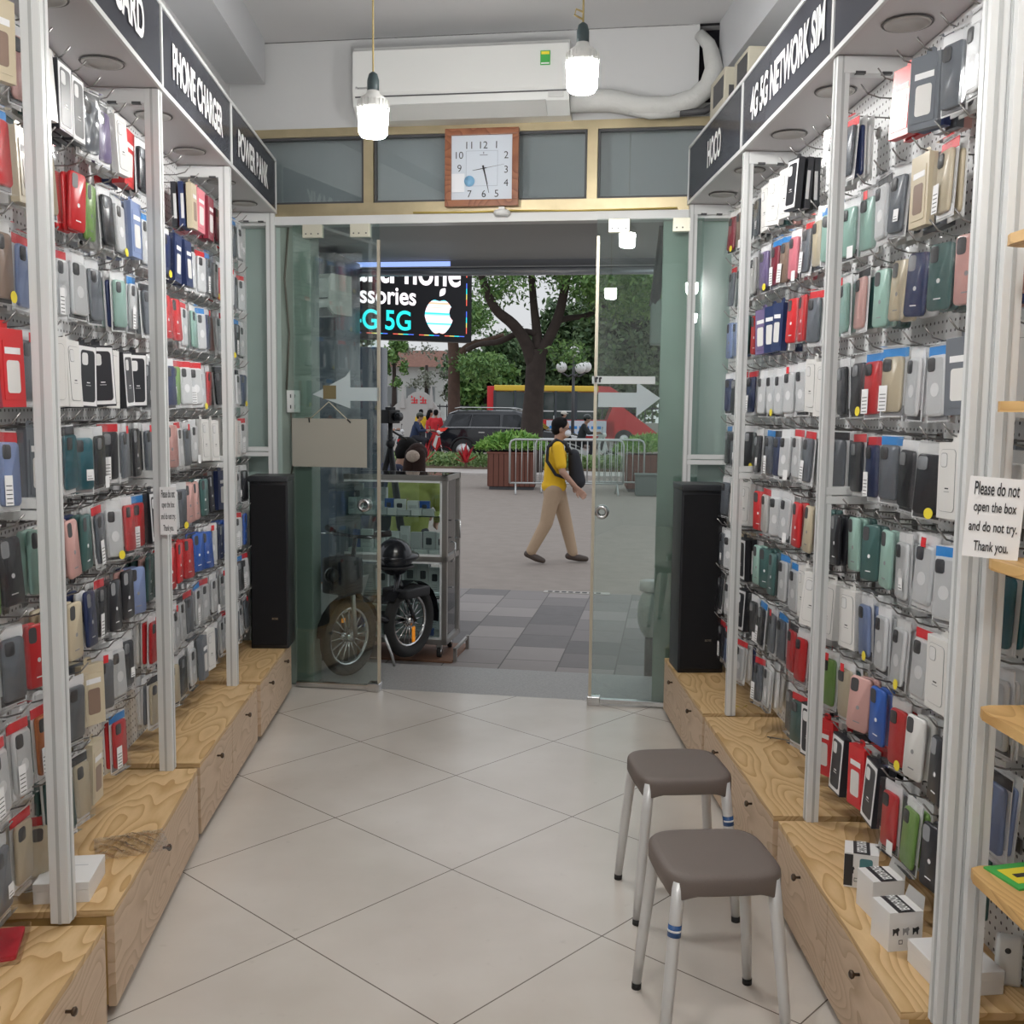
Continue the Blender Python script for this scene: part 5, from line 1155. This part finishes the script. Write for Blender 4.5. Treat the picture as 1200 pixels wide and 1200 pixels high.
# ------------------------------------------------------------------ people
def blob(name, caps, ells, m, vox, parent, sm=4):
    """one continuous surface from tapered limbs"""
    g_ = MB()
    for p0,r0,p1,r1 in caps:
        p0=Vector(p0);p1=Vector(p1);d=(p1-p0); L_=d.length; d=d.normalized() if L_>1e-6 else Vector((0,0,1)); path=[];rs=[]
        for a in (-80,-50,-20,0): path.append(p0+d*r0*math.sin(math.radians(a))); rs.append(r0*math.cos(math.radians(a)))
        for a in (0,20,50,80): path.append(p1+d*r1*math.sin(math.radians(a))+d*1e-5); rs.append(r1*math.cos(math.radians(a)))
        g_.tube(path, rs, m, 14)
    me0 = g_.mesh('tmp0'); bm = bmesh.new(); bm.from_mesh(me0); bpy.data.meshes.remove(me0)
    for c,rad,rotz in ells:
        M_ = Matrix.Translation(c) @ (Euler(rotz).to_matrix().to_4x4() if hasattr(rotz,'__len__') else Matrix.Rotation(rotz,4,'Y')) @ Matrix.Diagonal((*rad,1)); bmesh.ops.create_icosphere(bm, subdivisions=3, radius=1, matrix=M_)
    me = bpy.data.meshes.new('tmp'); bm.to_mesh(me); bm.free()
    o = bpy.data.objects.new('tmp', me); C.objects.link(o)
    md = o.modifiers.new('r','REMESH'); md.mode='VOXEL'; md.voxel_size=vox; md.use_smooth_shade=True
    s = o.modifiers.new('s','SMOOTH'); s.iterations=sm; s.factor=.5
    dg = bpy.context.evaluated_depsgraph_get(); me2 = bpy.data.meshes.new_from_object(o.evaluated_get(dg)); bpy.data.objects.remove(o)
    me2.name=name; me2.materials.clear(); me2.materials.append(m)
    for p in me2.polygons: p.use_smooth=True
    return link(name, me2, parent)
SKIN = mat('skin',(.42,.24,.17),.55)
V=Vector
def person(label, loc, rot, J, shirt, trousers, hair=(.007,.006,.006), shoes=(.04,.03,.025), sleeve='short', vox=.012, hairlong=0, extra=None, skirt=False, hand='open'):
    """J: joints in metres, figure faces +x, its right side is -y"""
    t = thing('person', label, 'person', loc, rot)
    J={k:V(v) for k,v in J.items()}; hd=J['head']; nk=J['neck']; fwd=V(J.get('face',(1,0,0))).normalized()
    pitch_=math.atan2(-fwd.z, math.hypot(fwd.x,fwd.y)); yaw_=math.atan2(fwd.y,fwd.x); E_=(0,pitch_,yaw_); RM=Euler(E_).to_matrix()
    def h(x,y,z): return hd+RM@V((x,y,z))
    caps=[(nk+V((0,0,-.06)),.058,nk,.052),(nk,.052,h(-.01,0,-.05),.058)]
    ells=[(h(-.005,0,.02),(.093,.074,.105),E_),(h(.02,0,-.055),(.062,.056,.062),E_)]
    caps+=[(h(.088,0,.005),.008,h(.100,0,-.022),.013)]
    for s_ in (-1,1): ells.append((h(-.005,s_*.076,-.008),(.016,.010,.030),E_)); ells.append((h(.078,s_*.03,.018),(.012,.016,.006),E_))
    ells.append((h(.082,0,-.052),(.013,.024,.007),E_))
    for s_,k in ((1,'L'),(-1,'R')):
        sh,el,wr=J['sh'+k],J['el'+k],J['wr'+k]
        caps+=[(sh,.050,el,.038),(el,.038,wr,.025)]
        d=(wr-el).normalized(); side=d.cross(V((0,1,0))).normalized(); up=d.cross(side)
        # palm + five fingers
        pm=wr+d*.085; wdir=side; 
        for q in (-1,0,1): caps.append((wr+wdir*q*.010,.018,pm+wdir*q*.024,.015))
        for i,(off,l) in enumerate(((-.033,.064),(-.011,.074),(.011,.070),(.032,.054))):
            b0=pm+wdir*off; m1=b0+d*l*.5+up*.012; e1=m1+d*l*.32+up*.030*( 1 if hand=='open' else 1.6)
            caps+=[(b0,.0105,m1,.009),(m1,.009,e1,.0078)]
        b0=wr+d*.03-wdir*.026; m1=b0+d*.03-wdir*.025+up*.012; e1=m1+d*.028-wdir*.004+up*.016
        caps+=[(b0,.013,m1,.0105),(m1,.0105,e1,.009)]
    # torso and legs in the same skin so that the body is whole under clothes
    pv=J['pelvis']; ch=J['chest']
    caps+=[(pv,.11,ch,.12),(ch,.11,nk+V((0,0,-.07)),.06)]
    for s_,k in ((1,'L'),(-1,'R')):
        caps+=[(ch+(J['sh'+k]-ch)*.4,.07,J['sh'+k],.052),(J['hip'+k],.080,J['kn'+k],.052),(J['kn'+k],.052,J['an'+k],.036),(J['an'+k],.034,J['toe'+k],.026)]
    blob('body',caps,ells,SKIN,vox*.75,t,2)
    sm=mat('cloth_%d%d%d'%tuple(int(c*99) for c in shirt),shirt,.8,bump=.25,bscale=9); tm=mat('cloth_%d%d%d'%tuple(int(c*99) for c in trousers),trousers,.85,bump=.25,bscale=9)
    sw=.155
    caps=[(pv+V((0,s_*.04,.0)),.125,ch+V((0,s_*.05,0)),.125) for s_ in (-1,1)]+[(ch+V((0,0,.02)),.12,nk+V((-.005,0,-.05)),.062)]
    for k in 'LR':
        sh,el,wr=J['sh'+k],J['el'+k],J['wr'+k]
        e_= sh+(el-sh)*.72 if sleeve=='short' else el
        caps+=[(ch+(sh-ch)*.5+V((0,0,.02)),.085,sh,.066),(sh,.066,e_,.062 if sleeve=='short' else .050)]
        if sleeve!='short': caps.append((el,.050,wr-(wr-el)*.06,.036))
    ells=[(pv+V((0,0,-.01)),(.145,.175,.10),0)]
    blob('shirt',caps,ells,sm,vox,t,3)
    caps=[(pv+V((0,0,-.04)),.13,pv+V((0,0,-.12)),.12)]
    for k in 'LR': caps+=[(J['hip'+k],.100,J['kn'+k],.076),(J['kn'+k],.076,J['an'+k]+V((0,0,.035)),.060)]
    blob('trousers',caps,[],tm,vox,t,3)
    shm=mat('shoe_%d'%int(shoes[0]*999),shoes,.6)
    for k in 'LR':
        a,to=J['an'+k],J['toe'+k]; d=(to-a); hl=a-d.normalized()*.05+V((0,0,-.02))
        lo=min(hl.z,to.z)
        blob('shoe',[(hl,.040,a+d*.5+V((0,0,-.01)),.042),(a+d*.5+V((0,0,-.01)),.042,to,.032),(a+V((0,0,.01)),.042,hl,.04)],[],shm,vox*.8,t,2)
    hm_=mat('hair_%d'%int(hair[0]*999),hair,.7,spec=.15,bump=.4,bscale=40)
    ells=[(h(-.022,0,.045),(.098,.088,.092),E_),(h(-.045,0,.0),(.07,.080,.085),E_)]
    caps=[(h(.03,-.04,.105),.022,h(.03,.04,.105),.022)]
    if hairlong: caps+=[(h(-.06,s_*.03,.01),.062,h(-.07,s_*.05,.0)+V((-.03,0,-hairlong*.5)),.058) for s_ in (-1,1)]+[(h(-.07,s_*.05,.0)+V((-.03,0,-hairlong*.5)),.058,h(-.07,s_*.035,0)+V((-.02,0,-hairlong*1.15)),.022) for s_ in (-1,1)]
    blob('hair',caps,ells,hm_,vox*.75,t,2)
    g=MB()
    for s_ in (-1,1): c=h(.083,s_*.030,.006); g.sph(c,.008,INK,8)
    g.build('eyes',t)
    if extra: extra(t,h,J)
    return t
def walker_extra(t,h,J):
    M_=mat('mask_white',(.75,.76,.78),.8); blob('face_mask',[],[(h(.065,0,-.045),(.048,.062,.048),0)],M_,.009,t,2)
    g=MB()
    for s_ in (-1,1): 
        g.tube([h(.098+.0*math.cos(a),s_*.034+.026*math.cos(a),.008+.019*math.sin(a)) for a in [2*PI*q/16 for q in range(16)]],.0028,INK,5,closed=True); g.tube([h(.096,s_*.06,.012),h(.0,s_*.082,.006)],.003,INK,5)
    g.tube([h(.10,-.010,.012),h(.10,.010,.012)],.003,INK,5); g.build('eyeglasses',t)
    B_=mat('bag_black',(.018,.019,.024),.8,bump=.3,bscale=20)
    blob('chest_backpack',[(V((.20,-.07,1.24)),.07,V((.245,-.06,.95)),.095),(V((.20,.07,1.24)),.07,V((.245,.06,.95)),.095)],[],B_,.014,t,3)
    g=MB()
    for s_ in (-1,1): g.tube([(.17,s_*.12,1.26),(.10,s_*.155,1.375),(.0,s_*.165,1.415),(-.09,s_*.17,1.33),(-.10,s_*.185,1.18),(.0,s_*.205,1.03),(.14,s_*.16,.98)],.019,B_,8)
    g.build('shoulder_straps',t)
WJ=dict(head=(.055,0,1.535),neck=(.02,0,1.40),face=(1,0,-.05),chest=(.0,0,1.22),pelvis=(-.02,0,.90),shL=(.02,.175,1.335),shR=(.02,-.175,1.335),
 elR=(.075,-.235,1.06),wrR=(.235,-.20,.885),elL=(.05,.23,1.07),wrL=(.20,.22,.90),
 hipR=(-.02,-.085,.86),knR=(-.10,-.09,.47),anR=(-.265,-.09,.115),toeR=(-.13,-.10,.045),hipL=(.01,.085,.86),knL=(.12,.09,.46),anL=(.205,.09,.085),toeL=(.36,.10,.045))
P=at(655,660,11.5)
person('person in yellow t-shirt and khaki trousers walking past with chest backpack and mask',(P.x-.05,11.5,GZ-.01),-AL*.5,WJ,(.78,.46,.015),(.42,.30,.20),shoes=(.07,.05,.04),vox=.012,extra=walker_extra).scale=(.985,.985,.985)
# two people bending behind the display case
def back_extra(t,h,J):
    blob('hair_scrunchie',[],[(h(-.10,0,-.04),(.035,.065,.055),0)],mat('scrunchie',(.50,.40,.33),.8,bump=1,bscale=60),.010,t,1)
BJ=dict(head=(.10,0,1.40),neck=(.05,0,1.26),face=(.8,0,-.6),chest=(.0,0,1.06),pelvis=(-.10,0,.78),shL=(.02,.17,1.19),shR=(.02,-.17,1.19),elR=(.05,-.25,.95),wrR=(.22,-.14,.86),elL=(.05,.25,.95),wrL=(.22,.14,.86),
 hipR=(-.10,-.09,.76),knR=(-.02,-.10,.42),anR=(-.08,-.10,.09),toeR=(.07,-.11,.04),hipL=(-.10,.09,.76),knL=(-.02,.10,.42),anL=(-.08,.10,.09),toeL=(.07,.11,.04))
P=at(484,530,8.35)
person('person with long dark hair and scrunchie in lime top behind the display case',(P.x,8.35,GZ),1.25,BJ,(.27,.31,.07),(.04,.04,.05),hair=(.03,.015,.012),sleeve='long',hairlong=.33,vox=.012,extra=back_extra).scale=(.93,.93,.93)
def navy_extra(t,h,J):
    g=MB()
    for k in 'LR':
        sh,el,wr=J['sh'+k],J['el'+k],J['wr'+k]; o=V((.0,.052 if k=='L' else -.052,.02)); g.tube([sh+o,el+o,wr+o*.8],.009,PAPER,6)
    g.build('sleeve_stripes',t)
BJ2=dict(BJ); BJ2['head']=(.16,0,1.33); BJ2['neck']=(.09,0,1.22); BJ2['face']=(.9,0,-.45)
P=at(455,530,8.6)
person('person with short black hair in navy jacket with white sleeve stripes behind case',(P.x,8.75,GZ),.35,BJ2,(.02,.025,.06),(.03,.03,.04),sleeve='long',vox=.012,extra=navy_extra)
# street people
RJ=dict(head=(.05,0,1.44),neck=(.0,0,1.30),face=(1,0,-.05),chest=(-.06,0,1.12),pelvis=(-.14,0,.82),shL=(-.04,.17,1.25),shR=(-.04,-.17,1.25),elR=(.10,-.24,1.02),wrR=(.30,-.27,1.03),elL=(.10,.24,1.02),wrL=(.30,.27,1.03),
 hipR=(-.12,-.09,.82),knR=(.24,-.15,.72),anR=(.16,-.16,.36),toeR=(.30,-.16,.32),hipL=(-.12,.09,.82),knL=(.24,.15,.72),anL=(.16,.16,.36),toeL=(.30,.16,.32))
def cap_of(col,m_):
    def f_(t,h,J):
        blob('helmet',[],[(h(-.01,0,.05),(.115,.10,.095),0)],mat(m_,col,.25),.014,t,2)
        g=MB(); g.sph(h(.12,0,.045),.05,MATS[m_],10,(1,1.4,.2)); g.build('cap_peak',t)
    return f_
SJ=dict(head=(.03,0,1.52),neck=(.01,0,1.39),face=(1,0,-.1),chest=(.0,0,1.20),pelvis=(.0,0,.90),shL=(.0,.165,1.32),shR=(.0,-.165,1.32),elR=(.03,-.22,1.06),wrR=(.12,-.18,.86),elL=(.03,.22,1.06),wrL=(.12,.18,.86),
 hipR=(.0,-.09,.86),knR=(.02,-.10,.47),anR=(.0,-.10,.09),toeR=(.14,-.11,.04),hipL=(.0,.09,.86),knL=(.0,.10,.47),anL=(-.03,.10,.09),toeL=(.11,.11,.04))
NV=(.02,.035,.09)
P=at(495,553,31.5); person('person in navy jacket and dark cap riding the red scooter',(P.x-.12,31.5,GZ),-AL,RJ,NV,(.02,.02,.03),sleeve='long',vox=.022,extra=cap_of((.05,.055,.04),'cap_olive'))
P=at(690,553,30.5); person('person in dark jacket riding the white scooter behind the barrier',(P.x-.12,30.5,GZ),-AL,RJ,(.03,.035,.04),(.03,.03,.04),sleeve='long',vox=.022,extra=cap_of((.05,.06,.06),'cap_grey'))
P=at(455,553,32.5); person('person in white shirt riding scooter at far left behind tripod',(P.x-.12,32.5,GZ),-AL,RJ,(.6,.6,.62),(.03,.03,.04),sleeve='long',vox=.022,extra=cap_of((.7,.7,.7),'cap_white'))
P=at(487,540,40); person('person in yellow t-shirt standing beyond the red scooter',(P.x+.2,40,GZ),1.2,SJ,(.75,.48,.03),(.03,.03,.04),vox=.022)
P=at(503,540,36); person('person in red polo with long hair facing another, left of the pair',(P.x,36.2,GZ),.3,SJ,(.55,.02,.03),(.02,.02,.035),hairlong=.25,vox=.022)
P=at(509,540,36); person('person in red polo with back turned, right of the pair',(P.x+.05,35.8,GZ),1.4,SJ,(.58,.02,.03),(.02,.025,.045),vox=.022)
P=at(528,540,38); person('person in red top partly hidden behind the black car rear',(P.x,38,GZ),2.6,SJ,(.5,.02,.03),(.02,.02,.03),vox=.022)
P=at(660,540,38); person('person in white cap and pale shirt behind the black car front',(P.x,38.3,GZ),.2,SJ,(.55,.5,.5),(.05,.05,.06),vox=.022,extra=cap_of((.72,.68,.6),'cap_cream'))
# ------------------------------------------------------------------ light
w = bpy.data.worlds.new('overcast'); sc.world = w; w.use_nodes = True
wn = w.node_tree; bgn = wn.nodes['Background']
g_ = wn.nodes.new('ShaderNodeTexCoord'); sp_n = wn.nodes.new('ShaderNodeSeparateXYZ'); rp = wn.nodes.new('ShaderNodeValToRGB')
wn.links.new(g_.outputs['Generated'], sp_n.inputs[0]); wn.links.new(sp_n.outputs[2], rp.inputs[0]); wn.links.new(rp.outputs[0], bgn.inputs[0])
rp.color_ramp.elements[0].position=.0; rp.color_ramp.elements[0].color=(.55,.56,.57,1); rp.color_ramp.elements[1].position=.5; rp.color_ramp.elements[1].color=(.82,.86,.92,1)
bgn.inputs[1].default_value = .95
sc.view_settings.view_transform = 'Standard'
sc.view_settings.exposure = .32
sc.cycles.transparent_max_bounces = 24
sc.cycles.max_bounces = 8
sc.cycles.sample_clamp_indirect = 4
